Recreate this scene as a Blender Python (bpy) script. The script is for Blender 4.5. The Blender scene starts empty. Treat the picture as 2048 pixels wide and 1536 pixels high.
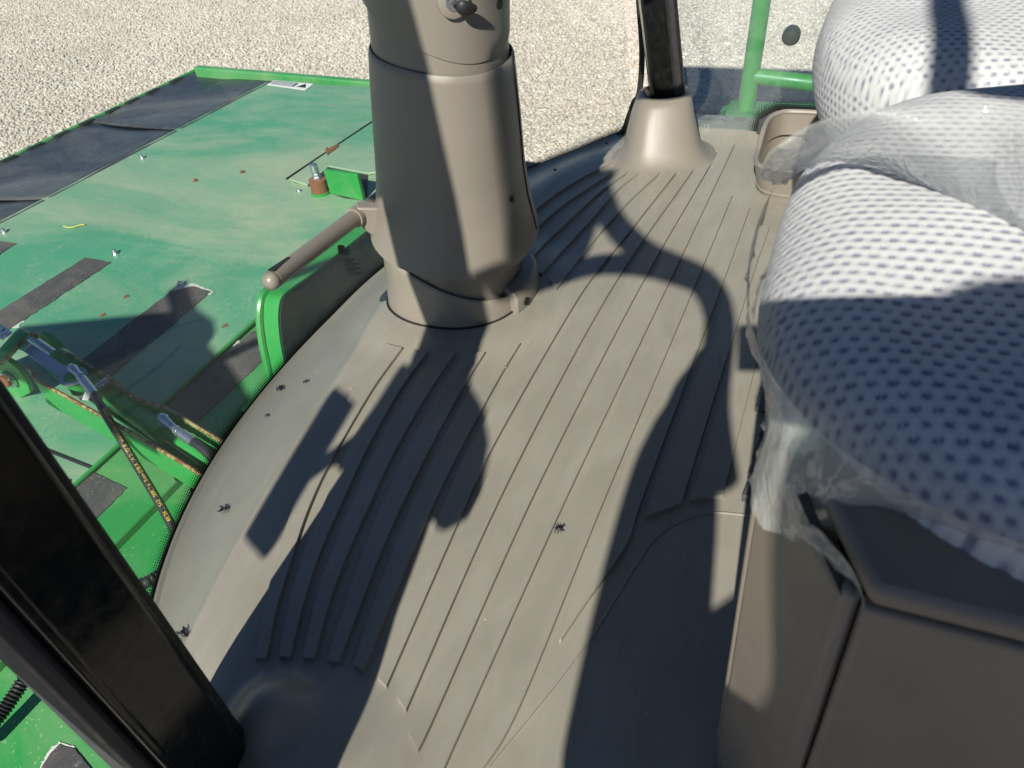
import bpy, bmesh, math, random
import numpy as np
from mathutils import Vector, Matrix

random.seed(7); rng = np.random.default_rng(7)
S = bpy.context.scene
COL = S.collection
R = math.radians

# ---------------------------------------------------------------- camera
# world: x = lateral (towards the machine's right side), y = forward, z = up,
# z = 0 on the cab floor, gravel at GROUND.
F, CX, CY = 1538.0, 1024.0, 768.0
GROUND = -1.6
CAM = np.array([0.0, 0.0, 0.8])
def _n(v): v = np.asarray(v, float); return v/np.linalg.norm(v)
DOWN = _n((250, 1759, 1538))                 # nadir in camera axes (right, down, forward)
LAT = np.array((866., -1468., 1538.)); LAT = _n(LAT-DOWN*LAT.dot(DOWN))
FWD = -np.cross(DOWN, LAT)
M3 = np.array([LAT, FWD, -DOWN])             # rows: world axes in camera axes
cd = bpy.data.cameras.new('camera'); cam = bpy.data.objects.new('camera', cd); COL.objects.link(cam)
cd.sensor_width = 36.0; cd.lens = 36.0*F/2048.0; cd.clip_start = 0.02; cd.clip_end = 500
mx = Matrix.Identity(4)
for i in range(3):
    mx[i][0] = M3[i][0]; mx[i][1] = -M3[i][1]; mx[i][2] = -M3[i][2]; mx[i][3] = CAM[i]
cam.matrix_world = mx
cd.dof.use_dof = True; cd.dof.focus_distance = 1.55; cd.dof.aperture_fstop = 11.0
S.camera = cam

# ---------------------------------------------------------------- light
SUN_EL, COT = 38.0, 1.0/math.tan(R(38.0))
SUN_DIR = Vector((-math.cos(R(SUN_EL))*math.cos(R(-4.5)), math.cos(R(SUN_EL))*math.sin(R(-4.5)), math.sin(R(SUN_EL))))  # towards the sun
w = bpy.data.worlds.new('World'); S.world = w; w.use_nodes = True
nt = w.node_tree; bg = nt.nodes['Background']; sky = nt.nodes.new('ShaderNodeTexSky')
sky.sky_type = 'NISHITA'; sky.sun_disc = False; sky.sun_elevation = R(SUN_EL); sky.ozone_density = 8.0; sky.dust_density = .3
sky.sun_rotation = math.atan2(SUN_DIR.x, SUN_DIR.y)
nt.links.new(sky.outputs[0], bg.inputs[0]); bg.inputs[1].default_value = 0.060
sl = bpy.data.lights.new('sun', 'SUN'); sl.energy = 5.0; sl.angle = R(0.55); sl.color = (1.0, 0.945, 0.84)
so = bpy.data.objects.new('sun', sl); COL.objects.link(so)
so.rotation_euler = SUN_DIR.to_track_quat('Z', 'Y').to_euler()
S.view_settings.view_transform = 'Standard'; S.view_settings.look = 'None'
S.view_settings.exposure = 0.5; S.view_settings.gamma = 1.0

# ---------------------------------------------------------------- pixel -> place helpers
def ray(px, py):
    return M3 @ np.array([(px-CX)/F, (py-CY)/F, 1.0])
def on_plane(px, py, p0, nrm):
    d = ray(px, py); nrm = np.asarray(nrm, float)
    return CAM + d*((np.asarray(p0, float)-CAM).dot(nrm)/d.dot(nrm))
def Pz(px, py, z=0.0): return on_plane(px, py, (0, 0, z), (0, 0, 1))
def Px(px, py, x): return on_plane(px, py, (x, 0, 0), (1, 0, 0))
def Py(px, py, y): return on_plane(px, py, (0, y, 0), (0, 1, 0))

# ---------------------------------------------------------------- object helpers
def tag(o, label=None, cat=None, group=None, kind=None):
    if label: o['label'] = label
    if cat: o['category'] = cat
    if group: o['group'] = group
    if kind: o['kind'] = kind
    return o
def thing(name, label, cat, loc=(0, 0, 0), group=None):
    o = bpy.data.objects.new(name, None); COL.objects.link(o); o.location = Vector(loc)
    o.empty_display_size = 0.05
    return tag(o, label, cat, group)
def root_loc(p):
    v = Vector((0, 0, 0))
    while p is not None: v += Vector(p.location); p = p.parent
    return v
def link(name, me, mat, parent=None):
    o = bpy.data.objects.new(name, me); COL.objects.link(o)
    if mat is not None and not me.materials: me.materials.append(mat)
    if parent is not None:
        o.parent = parent; o.location = -root_loc(parent)
    return o
def mesh(name, verts, faces, mat, parent=None, smooth=True, angle=38, bevel=0, seg=2):
    me = bpy.data.meshes.new(name)
    me.from_pydata([tuple(map(float, v)) for v in verts], [], [tuple(int(i) for i in f) for f in faces])
    me.update()
    bm = bmesh.new(); bm.from_mesh(me); bmesh.ops.recalc_face_normals(bm, faces=bm.faces); bm.to_mesh(me); bm.free()
    if smooth:
        me.polygons.foreach_set('use_smooth', [True]*len(me.polygons)); me.set_sharp_from_angle(angle=R(angle))
    o = link(name, me, mat, parent)
    if bevel:
        b = o.modifiers.new('bevel', 'BEVEL'); b.width = bevel; b.segments = seg; b.limit_method = 'ANGLE'; b.angle_limit = R(35)
    return o
class MB:
    def __init__(s): s.v = []; s.f = []
    def add(s, v, f):
        k = len(s.v); s.v += [tuple(map(float, p)) for p in v]; s.f += [tuple(i+k for i in q) for q in f]; return s
    def box(s, c, size, rot=None):
        h = np.array(size)/2.0; m = np.array(rot) if rot is not None else np.eye(3); v = []
        for x in (-1, 1):
            for y in (-1, 1):
                for z in (-1, 1): v.append(np.array(c)+m @ (h*np.array([x, y, z])))
        return s.add(v, [(0, 1, 3, 2), (4, 6, 7, 5), (0, 4, 5, 1), (2, 3, 7, 6), (0, 2, 6, 4), (1, 5, 7, 3)])
    def prism(s, poly, ext):
        n = len(poly); e = np.asarray(ext, float)
        v = [np.asarray(p, float) for p in poly]; v2 = [p+e for p in v]
        return s.add(v+v2, [tuple(range(n))[::-1], tuple(range(n, 2*n))]+[(i, (i+1) % n, n+(i+1) % n, n+i) for i in range(n)])
    def tube(s, pts, rad, n=14, caps=True, flat=1.0):
        pts = [np.asarray(p, float) for p in pts]; N = len(pts)
        if not hasattr(rad, '__len__'): rad = [rad]*N
        T = []
        for i in range(N):
            a = pts[max(i-1, 0)]; b = pts[min(i+1, N-1)]; T.append(_n(b-a))
        up = np.array([0, 0, 1.0])
        if abs(T[0].dot(up)) > .95: up = np.array([1.0, 0, 0])
        u = _n(up-T[0]*up.dot(T[0])); V = []
        for i in range(N):
            u = _n(u-T[i]*u.dot(T[i])); v = np.cross(T[i], u)
            for k in range(n):
                a = 2*math.pi*k/n; V.append(pts[i]+rad[i]*(u*math.cos(a)+v*math.sin(a)*flat))
        Fc = []
        for i in range(N-1):
            for k in range(n):
                Fc.append((i*n+k, i*n+(k+1) % n, (i+1)*n+(k+1) % n, (i+1)*n+k))
        if caps: Fc += [tuple(range(n))[::-1], tuple(range((N-1)*n, N*n))]
        return s.add(V, Fc)
    def sphere(s, c, r, nu=16, nv=10):
        r = np.array(r if hasattr(r, '__len__') else (r, r, r), float); c = np.array(c, float)
        V = [c+r*np.array([math.sin(math.pi*j/nv)*math.cos(2*math.pi*i/nu), math.sin(math.pi*j/nv)*math.sin(2*math.pi*i/nu), math.cos(math.pi*j/nv)]) for j in range(1, nv) for i in range(nu)]
        a = len(V); V += [c+r*np.array([0, 0, 1]), c-r*np.array([0, 0, 1])]
        Fc = [(j*nu+i, (j+1)*nu+i, (j+1)*nu+(i+1) % nu, j*nu+(i+1) % nu) for j in range(nv-2) for i in range(nu)]
        Fc += [(a, i, (i+1) % nu) for i in range(nu)]+[(a+1, (nv-2)*nu+(i+1) % nu, (nv-2)*nu+i) for i in range(nu)]
        return s.add(V, Fc)
    def grid(s, P):      # P[i][j] -> quad sheet
        a, b = len(P), len(P[0])
        return s.add([p for r in P for p in r], [(i*b+j, i*b+j+1, (i+1)*b+j+1, (i+1)*b+j) for i in range(a-1) for j in range(b-1)])
    def build(s, name, mat, parent=None, **k): return mesh(name, s.v, s.f, mat, parent, **k)
def catmull(P, n):
    P = [np.asarray(p, float) for p in P]; Q = [2*P[0]-P[1]]+P+[2*P[-1]-P[-2]]; out = []
    for i in range(1, len(Q)-2):
        for k in range(n):
            t = k/n; a, b, c, d = Q[i-1:i+3]
            out.append(.5*((2*b)+(c-a)*t+(2*a-5*b+4*c-d)*t*t+(3*b-a-3*c+d)*t**3))
    return out+[P[-1]]
def resample(P, n):
    P = np.array(P, float); d = np.r_[0, np.cumsum(np.linalg.norm(np.diff(P, axis=0), axis=1))]
    t = np.linspace(0, d[-1], n); return np.stack([np.interp(t, d, P[:, k]) for k in range(P.shape[1])], 1)
def sstep(a, b, x):
    t = np.clip((x-a)/(b-a), 0, 1); return t*t*(3-2*t)
def text_mesh(body, size=1.0):
    c = bpy.data.curves.new('lettering', 'FONT'); c.body = body; c.size = size
    o = bpy.data.objects.new('lettering', c); COL.objects.link(o)
    dg = bpy.context.evaluated_depsgraph_get(); me = bpy.data.meshes.new_from_object(o.evaluated_get(dg))
    v = [np.array(p.co) for p in me.vertices]; f = [tuple(p.vertices) for p in me.polygons]
    bpy.data.objects.remove(o); bpy.data.curves.remove(c); bpy.data.meshes.remove(me)
    return v, f

# ---------------------------------------------------------------- materials
def newmat(name):
    m = bpy.data.materials.new(name); m.use_nodes = True
    return m, m.node_tree, m.node_tree.nodes['Principled BSDF']
def N(nt, t, **k):
    n = nt.nodes.new(t)
    for a, b in k.items(): setattr(n, a, b)
    return n
def noise(nt, scale, detail=4, rough=.55, vec=None, dist=0):
    n = N(nt, 'ShaderNodeTexNoise'); n.inputs['Scale'].default_value = scale; n.inputs['Detail'].default_value = detail
    n.inputs['Roughness'].default_value = rough; n.inputs['Distortion'].default_value = dist
    if vec is not None: nt.links.new(vec, n.inputs['Vector'])
    return n
def geo_pos(nt, scale=(1, 1, 1), rot=(0, 0, 0)):
    g = N(nt, 'ShaderNodeNewGeometry'); m = N(nt, 'ShaderNodeMapping')
    m.inputs['Scale'].default_value = scale; m.inputs['Rotation'].default_value = rot
    nt.links.new(g.outputs['Position'], m.inputs['Vector']); return m.outputs[0]
def ramp(nt, src, stops):
    r = N(nt, 'ShaderNodeValToRGB'); e = r.color_ramp.elements
    while len(e) < len(stops): e.new(.5)
    for x, (p, c) in zip(e, stops):
        x.position = p; x.color = (*c, 1) if hasattr(c, '__len__') else (c, c, c, 1)
    nt.links.new(src, r.inputs[0]); return r.outputs[0]
def mixc(nt, fac, a, b):
    m = N(nt, 'ShaderNodeMix', data_type='RGBA')
    for s, v in ((m.inputs[0], fac), (m.inputs[6], a), (m.inputs[7], b)):
        if hasattr(v, 'is_linked'): nt.links.new(v, s)
        elif hasattr(v, '__len__'): s.default_value = (*v, 1)
        else: s.default_value = v
    return m.outputs[2]
def plain(name, col, rough=.5, metal=0, var=.12, scale=18, bump=0, bscale=300, rvar=.12, spec=.5, dust=None, rust=None, speck=None):
    m, nt, b = newmat(name); pos = geo_pos(nt)
    n1 = noise(nt, scale, 5, .6, pos)
    c = mixc(nt, n1.outputs[0], tuple(x*(1-var) for x in col), tuple(min(1, x*(1+var)) for x in col))
    if dust:
        dcol, amt, dscale = dust
        n2 = noise(nt, 1.0, 6, .65, geo_pos(nt, dscale, (0, 0, -.35)), .8)
        f = ramp(nt, n2.outputs[0], [(.42, 0.0), (.72, amt)]); c = mixc(nt, f, c, dcol)
    if speck:
        n4 = noise(nt, speck[1], 3, .6, pos); n5 = noise(nt, speck[1]*.06, 4, .6, pos)
        f4 = ramp(nt, n4.outputs[0], [(speck[2], 0.0), (speck[2]+.05, 1.0)]); f5 = ramp(nt, n5.outputs[0], [(.4, 0.0), (.65, speck[3])])
        mm = N(nt, 'ShaderNodeMath', operation='MULTIPLY'); nt.links.new(f4, mm.inputs[0]); nt.links.new(f5, mm.inputs[1])
        c = mixc(nt, mm.outputs[0], c, speck[0])
    if rust:
        n3 = noise(nt, rust[0], 5, .65, pos); f = ramp(nt, n3.outputs[0], [(rust[1], 0.0), (rust[1]+.04, 1.0)])
        c = mixc(nt, f, c, mixc(nt, n1.outputs[0], (.10, .035, .012), (.25, .10, .035)))
    nt.links.new(c, b.inputs['Base Color'])
    rr = ramp(nt, noise(nt, scale*2.3, 4, .6, pos).outputs[0], [(.3, max(.02, rough-rvar)), (.7, min(1, rough+rvar))])
    nt.links.new(rr, b.inputs['Roughness'])
    b.inputs['Metallic'].default_value = metal; b.inputs['Specular IOR Level'].default_value = spec
    if bump:
        bp = N(nt, 'ShaderNodeBump'); bp.inputs['Strength'].default_value = bump; bp.inputs['Distance'].default_value = .0006
        nt.links.new(noise(nt, bscale, 3, .6, pos).outputs[0], bp.inputs['Height']); nt.links.new(bp.outputs[0], b.inputs['Normal'])
    return m
TAN = (.215, .188, .150)
MAT = {
 'mat': plain('floor_rubber', (.240, .226, .188), .36, var=.14, scale=7, bump=.35, bscale=900, rvar=.10, speck=((.42, .40, .34), 260, .66, .35), dust=((.36, .345, .30), .35, (5, 16, 9))),
 'tan': plain('tan_plastic', (.195, .178, .150), .36, var=.05, scale=9, bump=.5, bscale=1400, rvar=.06),
 'tan2': plain('tan_plastic_smooth', (.225, .203, .170), .32, var=.05, scale=9, bump=.25, bscale=1200, rvar=.06),
 'boxtan': plain('seat_box_plastic', (.195, .165, .135), .42, var=.05, scale=9, bump=.4, bscale=1200),
 'black': plain('black_paint', (.006, .007, .0065), .20, var=.3, scale=30, bump=.1),
 'rubber': plain('black_rubber', (.012, .012, .013), .55, var=.3, scale=40),
 'greyrub': plain('grey_weather_strip', (.055, .055, .062), .45, var=.25, scale=25),
 'gap': plain('shadow_gap_seal', (.006, .006, .007), .7),
 'green': plain('green_paint', (.022, .27, .052), .38, var=.12, scale=6, dust=((.34, .42, .26), .35, (3, 4, 3)), rust=(9, .74)),
 'deck': plain('green_deck_paint', (.075, .30, .165), .42, var=.12, scale=3, dust=((.48, .46, .33), .60, (2.6, .75, 1.0)), rust=(7, .76), speck=((.55, .52, .40), 150, .56, .38)),
 'deck2': plain('green_beam_paint', (.025, .27, .06), .40, var=.10, scale=3, dust=((.42, .44, .30), .3, (3, 2, 2)), rust=(8, .73), speck=((.5, .5, .4), 120, .62, .6)),
 'linkgreen': plain('worn_green_paint', (.03, .28, .06), .38, var=.12, scale=12, rust=(26, .66)),
 'rustedge': plain('rusty_worn_edge', (.30, .24, .10), .7, var=.4, scale=60, rust=(70, .5)),
 'rust': plain('rusty_steel', (.20, .085, .035), .8, var=.45, scale=70, bump=.6),
 'pad': plain('anti_slip_pad', (.055, .055, .058), .9, var=.35, scale=420, bump=.9, bscale=500, speck=((.35, .32, .27), 150, .58, .6), dust=((.25, .22, .18), .35, (6, 6, 6))),
 'torn': plain('torn_pad_backing', (.55, .57, .52), .8, var=.2, scale=90),
 'curtain': plain('rubber_curtain', (.028, .034, .044), .40, var=.3, scale=9, dust=((.20, .20, .18), .55, (2.5, 1.0, 1.0)), speck=((.35, .33, .28), 110, .6, .5)),
 'zinc': plain('zinc_plated_steel', (.55, .57, .60), .32, metal=.9, var=.15, scale=50),
 'plate': plain('dull_aluminium', (.42, .46, .52), .42, metal=.55, var=.12, scale=25),
 'white': plain('white_label', (.75, .76, .74), .5, var=.05),
 'ink': plain('label_ink', (.035, .045, .10), .5),
 'inkblack': plain('black_ink', (.02, .02, .02), .5),
 'yellow': plain('yellow_print', (.75, .52, .06), .6),
 'hose': plain('hydraulic_hose_rubber', (.022, .023, .025), .5, var=.3, scale=60, bump=.3),
 'chassis': plain('dark_chassis', (.03, .035, .03), .6),
 'head': plain('headliner', (.07, .075, .08), .8),
 'skin': plain('skin', (.50, .30, .22), .5), 'jacket': plain('dark_jacket', (.03, .04, .07), .8),
 'fly': plain('fly_body', (.02, .02, .025), .35), 'crumb': plain('crumb', (.50, .47, .40), .8),
 'knob': plain('dark_knob', (.045, .055, .055), .35),
 'platform': plain('platform_green', (.02, .22, .06), .4, dust=((.35, .40, .30), .4, (3, 3, 3))),
}
def schlick(nt, f0, f1, nrm=None):
    lw = N(nt, 'ShaderNodeLayerWeight'); lw.inputs[0].default_value = .5
    if nrm is not None: nt.links.new(nrm, lw.inputs['Normal'])
    p = N(nt, 'ShaderNodeMath', operation='POWER'); nt.links.new(lw.outputs['Facing'], p.inputs[0]); p.inputs[1].default_value = 5.0
    a = N(nt, 'ShaderNodeMath', operation='MULTIPLY_ADD'); nt.links.new(p.outputs[0], a.inputs[0]); a.inputs[1].default_value = f1; a.inputs[2].default_value = f0
    return a.outputs[0]
mm_ = MAT['mat']; nt_ = mm_.node_tree; b_ = nt_.nodes['Principled BSDF']
rr_ = ramp(nt_, noise(nt_, 1, 5, .6, geo_pos(nt_, (3.5, 15, 8), (0, 0, .35)), 1.1).outputs[0], [(.34, .22), (.62, .46)])
for l_ in list(b_.inputs['Roughness'].links): nt_.links.remove(l_)
nt_.links.new(rr_, b_.inputs['Roughness']); b_.inputs['Specular IOR Level'].default_value = .6
MAT['tread'] = plain('dark_tread_rubber', (.07, .07, .072), .35, var=.2, scale=30, bump=.5)
# glass: mostly clear, a fresnel reflection and a breath of dust
def glass(name, tint, dust):
    m = bpy.data.materials.new(name); m.use_nodes = True; nt = m.node_tree; nt.nodes.remove(nt.nodes['Principled BSDF'])
    out = nt.nodes['Material Output']; t = N(nt, 'ShaderNodeBsdfTransparent'); t.inputs[0].default_value = (*tint, 1)
    g = N(nt, 'ShaderNodeBsdfGlossy'); g.inputs['Roughness'].default_value = .02
    fr = schlick(nt, .045, .8)
    d = N(nt, 'ShaderNodeBsdfDiffuse'); d.inputs[0].default_value = (.75, .78, .72, 1)
    mx1 = N(nt, 'ShaderNodeMixShader'); mx2 = N(nt, 'ShaderNodeMixShader')
    nz = noise(nt, 9, 5, .65, geo_pos(nt)); f = ramp(nt, nz.outputs[0], [(.3, dust*.5), (.75, dust*1.6)])
    nt.links.new(f, mx1.inputs[0]); nt.links.new(t.outputs[0], mx1.inputs[1]); nt.links.new(d.outputs[0], mx1.inputs[2])
    nt.links.new(fr, mx2.inputs[0]); nt.links.new(mx1.outputs[0], mx2.inputs[1]); nt.links.new(g.outputs[0], mx2.inputs[2])
    nt.links.new(mx2.outputs[0], out.inputs[0]); return m
MAT['glass'] = glass('windscreen_glass', (.90, .955, .94), .080)
MAT['sideglass'] = glass('side_window_glass', (.88, .935, .95), .025)
# ceramic border: solid black fading to dots, v = 0 at the edge of the glass
def frit(name):
    m = bpy.data.materials.new(name); m.use_nodes = True; nt = m.node_tree; b = nt.nodes['Principled BSDF']
    b.inputs['Base Color'].default_value = (.008, .009, .010, 1); b.inputs['Roughness'].default_value = .35
    out = nt.nodes['Material Output']; uv = N(nt, 'ShaderNodeUVMap'); sp = N(nt, 'ShaderNodeSeparateXYZ')
    nt.links.new(uv.outputs[0], sp.inputs[0])
    def mth(op, a, bb=None):
        x = N(nt, 'ShaderNodeMath', operation=op)
        for s, v in ((x.inputs[0], a), (x.inputs[1], bb)):
            if v is None: continue
            if hasattr(v, 'is_linked'): nt.links.new(v, s)
            else: s.default_value = v
        return x.outputs[0]
    pitch = .0044
    ux = mth('DIVIDE', sp.outputs[0], pitch); vy = mth('DIVIDE', sp.outputs[1], pitch)
    odd = mth('MULTIPLY', mth('FLOORED_MODULO', mth('FLOOR', vy), 2.0), .5)
    fx = mth('SUBTRACT', mth('FRACT', mth('ADD', ux, odd)), .5); fy = mth('SUBTRACT', mth('FRACT', vy), .5)
    d = mth('SQRT', mth('ADD', mth('MULTIPLY', fx, fx), mth('MULTIPLY', fy, fy)))
    rad = mth('SUBTRACT', .80, mth('MULTIPLY', sp.outputs[1], 22.0))
    a = mth('LESS_THAN', d, rad)
    t = N(nt, 'ShaderNodeBsdfTransparent'); mx = N(nt, 'ShaderNodeMixShader')
    nt.links.new(a, mx.inputs[0]); nt.links.new(t.outputs[0], mx.inputs[1]); nt.links.new(b.outputs[0], mx.inputs[2])
    nt.links.new(mx.outputs[0], out.inputs[0]); return m
MAT['frit'] = frit('ceramic_dot_border')
def film(name, dens):
    m = bpy.data.materials.new(name); m.use_nodes = True; nt = m.node_tree; nt.nodes.remove(nt.nodes['Principled BSDF'])
    out = nt.nodes['Material Output']; t = N(nt, 'ShaderNodeBsdfTransparent'); t.inputs[0].default_value = (.93, .94, .93, 1)
    d = N(nt, 'ShaderNodeBsdfDiffuse'); d.inputs[0].default_value = (.78, .80, .78, 1)
    tl = N(nt, 'ShaderNodeBsdfTranslucent'); tl.inputs[0].default_value = (.78, .80, .78, 1)
    g = N(nt, 'ShaderNodeBsdfGlossy'); g.inputs['Roughness'].default_value = .10
    bp = N(nt, 'ShaderNodeBump'); bp.inputs['Strength'].default_value = .7; bp.inputs['Distance'].default_value = .005
    nz = noise(nt, 1, 5, .6, geo_pos(nt, (10, 22, 10), (0, 0, .4)), .6); nt.links.new(nz.outputs[0], bp.inputs['Height'])
    r1 = N(nt, 'ShaderNodeMath', operation='SUBTRACT'); nt.links.new(noise(nt, 1, 3, .6, geo_pos(nt, (17, 34, 17), (0, 0, .5)), .9).outputs[0], r1.inputs[0]); r1.inputs[1].default_value = .5
    r2 = N(nt, 'ShaderNodeMath', operation='ABSOLUTE'); nt.links.new(r1.outputs[0], r2.inputs[0])
    r3 = N(nt, 'ShaderNodeMath', operation='POWER'); nt.links.new(r2.outputs[0], r3.inputs[0]); r3.inputs[1].default_value = .7
    nt.links.new(r3.outputs[0], bp.inputs['Height'])
    for s in (d, g): nt.links.new(bp.outputs[0], s.inputs['Normal'])
    a = N(nt, 'ShaderNodeMixShader'); a.inputs[0].default_value = .45
    nt.links.new(d.outputs[0], a.inputs[1]); nt.links.new(tl.outputs[0], a.inputs[2])
    b = N(nt, 'ShaderNodeMixShader'); f = ramp(nt, nz.outputs[0], [(.3, dens*.65), (.7, min(1, dens*1.35))])
    nt.links.new(f, b.inputs[0]); nt.links.new(t.outputs[0], b.inputs[1]); nt.links.new(a.outputs[0], b.inputs[2])
    c = N(nt, 'ShaderNodeMixShader'); fr = schlick(nt, .09, .7, bp.outputs[0])
    nt.links.new(fr, c.inputs[0]); nt.links.new(b.outputs[0], c.inputs[1]); nt.links.new(g.outputs[0], c.inputs[2])
    nt.links.new(c.outputs[0], out.inputs[0]); return m
MAT['film'] = film('clear_plastic_film', .44); MAT['film2'] = film('milky_plastic_film', .52)
# knitted upholstery: relief is real geometry; the attribute 'knit' says thread (1) or pit (0)
m, nt, b = newmat('knitted_upholstery')
at = N(nt, 'ShaderNodeAttribute', attribute_name='knit')
fz = noise(nt, 1, 3, .7, geo_pos(nt, (1500, 420, 1200)))
c = ramp(nt, at.outputs['Fac'], [(.0, (.13, .13, .20)), (.38, (.22, .22, .30)), (.66, (.44, .46, .49)), (1.0, (.57, .58, .575))])
c = mixc(nt, .12, c, mixc(nt, fz.outputs[0], (.2, .2, .22), (.95, .95, .92)))
nt.links.new(c, b.inputs['Base Color']); b.inputs['Roughness'].default_value = .92; b.inputs['Specular IOR Level'].default_value = .15
bp = N(nt, 'ShaderNodeBump'); bp.inputs['Strength'].default_value = .8; bp.inputs['Distance'].default_value = .0010
nt.links.new(fz.outputs[0], bp.inputs['Height']); nt.links.new(bp.outputs[0], b.inputs['Normal'])
MAT['knit'] = m
# gravel bed under the stones, and the stones
def gravelmat(name, inst):
    m, nt, b = newmat(name)
    if inst:
        oi = N(nt, 'ShaderNodeObjectInfo'); src = oi.outputs['Random']
    else:
        v = N(nt, 'ShaderNodeTexVoronoi'); v.inputs['Scale'].default_value = 34; nt.links.new(geo_pos(nt), v.inputs['Vector'])
        wn = N(nt, 'ShaderNodeTexWhiteNoise'); nt.links.new(v.outputs['Position'], wn.inputs['Vector']); src = wn.outputs['Value']
        bp = N(nt, 'ShaderNodeBump'); bp.inputs['Strength'].default_value = 1; bp.inputs['Distance'].default_value = .012; bp.invert = True
        nt.links.new(v.outputs['Distance'], bp.inputs['Height']); nt.links.new(bp.outputs[0], b.inputs['Normal'])
    c = ramp(nt, src, [(0, (.66, .60, .52)), (.25, (.51, .43, .35)), (.45, (.62, .55, .46)), (.6, (.40, .37, .34)), (.78, (.58, .48, .38)), (.92, (.78, .75, .69)), (1, (.33, .26, .21))])
    nz = noise(nt, 60, 4, .6, geo_pos(nt)); c = mixc(nt, .25, c, mixc(nt, nz.outputs[0], (.25, .22, .18), (.75, .72, .66)))
    nl = noise(nt, .7, 4, .6, geo_pos(nt)); c = mixc(nt, ramp(nt, nl.outputs[0], [(.4, 0.0), (.65, .30)]), c, (.40, .35, .29))
    nt.links.new(c, b.inputs['Base Color']); b.inputs['Roughness'].default_value = .85; b.inputs['Specular IOR Level'].default_value = .25
    return m
MAT['ground'] = gravelmat('gravel_bed', False); MAT['stone'] = gravelmat('gravel_stone', True)

# ================================================================ SETTING: gravel yard
gme = MB().add([(-250, -250, GROUND), (250, -250, GROUND), (250, 250, GROUND), (-250, 250, GROUND)], [(0, 1, 2, 3)])
g = gme.build('ground', MAT['ground']); tag(g, kind='structure')
# loose stones over the part of the yard in view (geometry-node instances, uncountable)
def pebble(seed):
    bm = bmesh.new(); bmesh.ops.create_icosphere(bm, subdivisions=2, radius=1.0); r = np.random.default_rng(seed)
    sx, sy, sz = r.uniform(.8, 1.25), r.uniform(.7, 1.0), r.uniform(.5, .75); a = [_n(r.normal(size=3)) for _ in range(7)]; cut = r.uniform(.72, .95, 7)
    for v in bm.verts:
        p = np.array(v.co)
        for q, k in zip(a, cut):
            e = p.dot(q)
            if e > k: p = p-q*(e-k)*.9
        v.co = Vector((p[0]*sx, p[1]*sy, p[2]*sz))
    me = bpy.data.meshes.new('stone'); bm.to_mesh(me); bm.free(); me.materials.append(MAT['stone'])
    me.polygons.foreach_set('use_smooth', [True]*len(me.polygons)); return me
pc = bpy.data.collections.new('stone_shapes')
for i in range(4):
    o = bpy.data.objects.new('stone_shape', pebble(40+i)); pc.objects.link(o)
pts = []
x = rng.uniform(2.6, 10.5, 230000); y = rng.uniform(-2.2, 13.5, 230000)
# keep what the picture can see, a little more around it
d = np.stack([x-CAM[0], y-CAM[1], np.full_like(x, GROUND-CAM[2])], 1) @ M3
px = d[:, 0]/d[:, 2]*F+CX; py = d[:, 1]/d[:, 2]*F+CY
keep = (d[:, 2] > 0) & (px > -350) & (px < 2150) & (py > -260) & (py < 480)
x, y = x[keep], y[keep]
me = bpy.data.meshes.new('gravel'); me.from_pydata(np.stack([x, y, np.full_like(x, GROUND+.002)+rng.uniform(-.004, .006, len(x))], 1).tolist(), [], [])
gv = link('gravel', me, MAT['stone']); tag(gv, 'pale loose gravel covering the yard around the machine', 'gravel', kind='stuff')
ng = bpy.data.node_groups.new('scatter_stones', 'GeometryNodeTree')
ng.interface.new_socket('Geometry', in_out='INPUT', socket_type='NodeSocketGeometry'); ng.interface.new_socket('Geometry', in_out='OUTPUT', socket_type='NodeSocketGeometry')
gi, go = ng.nodes.new('NodeGroupInput'), ng.nodes.new('NodeGroupOutput')
ip = ng.nodes.new('GeometryNodeInstanceOnPoints'); ci = ng.nodes.new('GeometryNodeCollectionInfo'); ci.inputs['Collection'].default_value = pc
ci.inputs['Separate Children'].default_value = True; ci.inputs['Reset Children'].default_value = True; ip.inputs['Pick Instance'].default_value = True
rv = ng.nodes.new('FunctionNodeRandomValue'); rv.data_type = 'FLOAT'; rv.inputs[2].default_value = .007; rv.inputs[3].default_value = .019
rr = ng.nodes.new('FunctionNodeRandomValue'); rr.data_type = 'FLOAT_VECTOR'; rr.inputs[0].default_value = (-.5, -.5, 0); rr.inputs[1].default_value = (.5, .5, 6.28)
ng.links.new(gi.outputs[0], ip.inputs['Points']); ng.links.new(ci.outputs[0], ip.inputs['Instance'])
ng.links.new(rr.outputs[0], ip.inputs['Rotation']); ng.links.new(rv.outputs[1], ip.inputs['Scale']); ng.links.new(ip.outputs[0], go.inputs[0])
mod = gv.modifiers.new('scatter', 'NODES'); mod.node_group = ng

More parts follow.
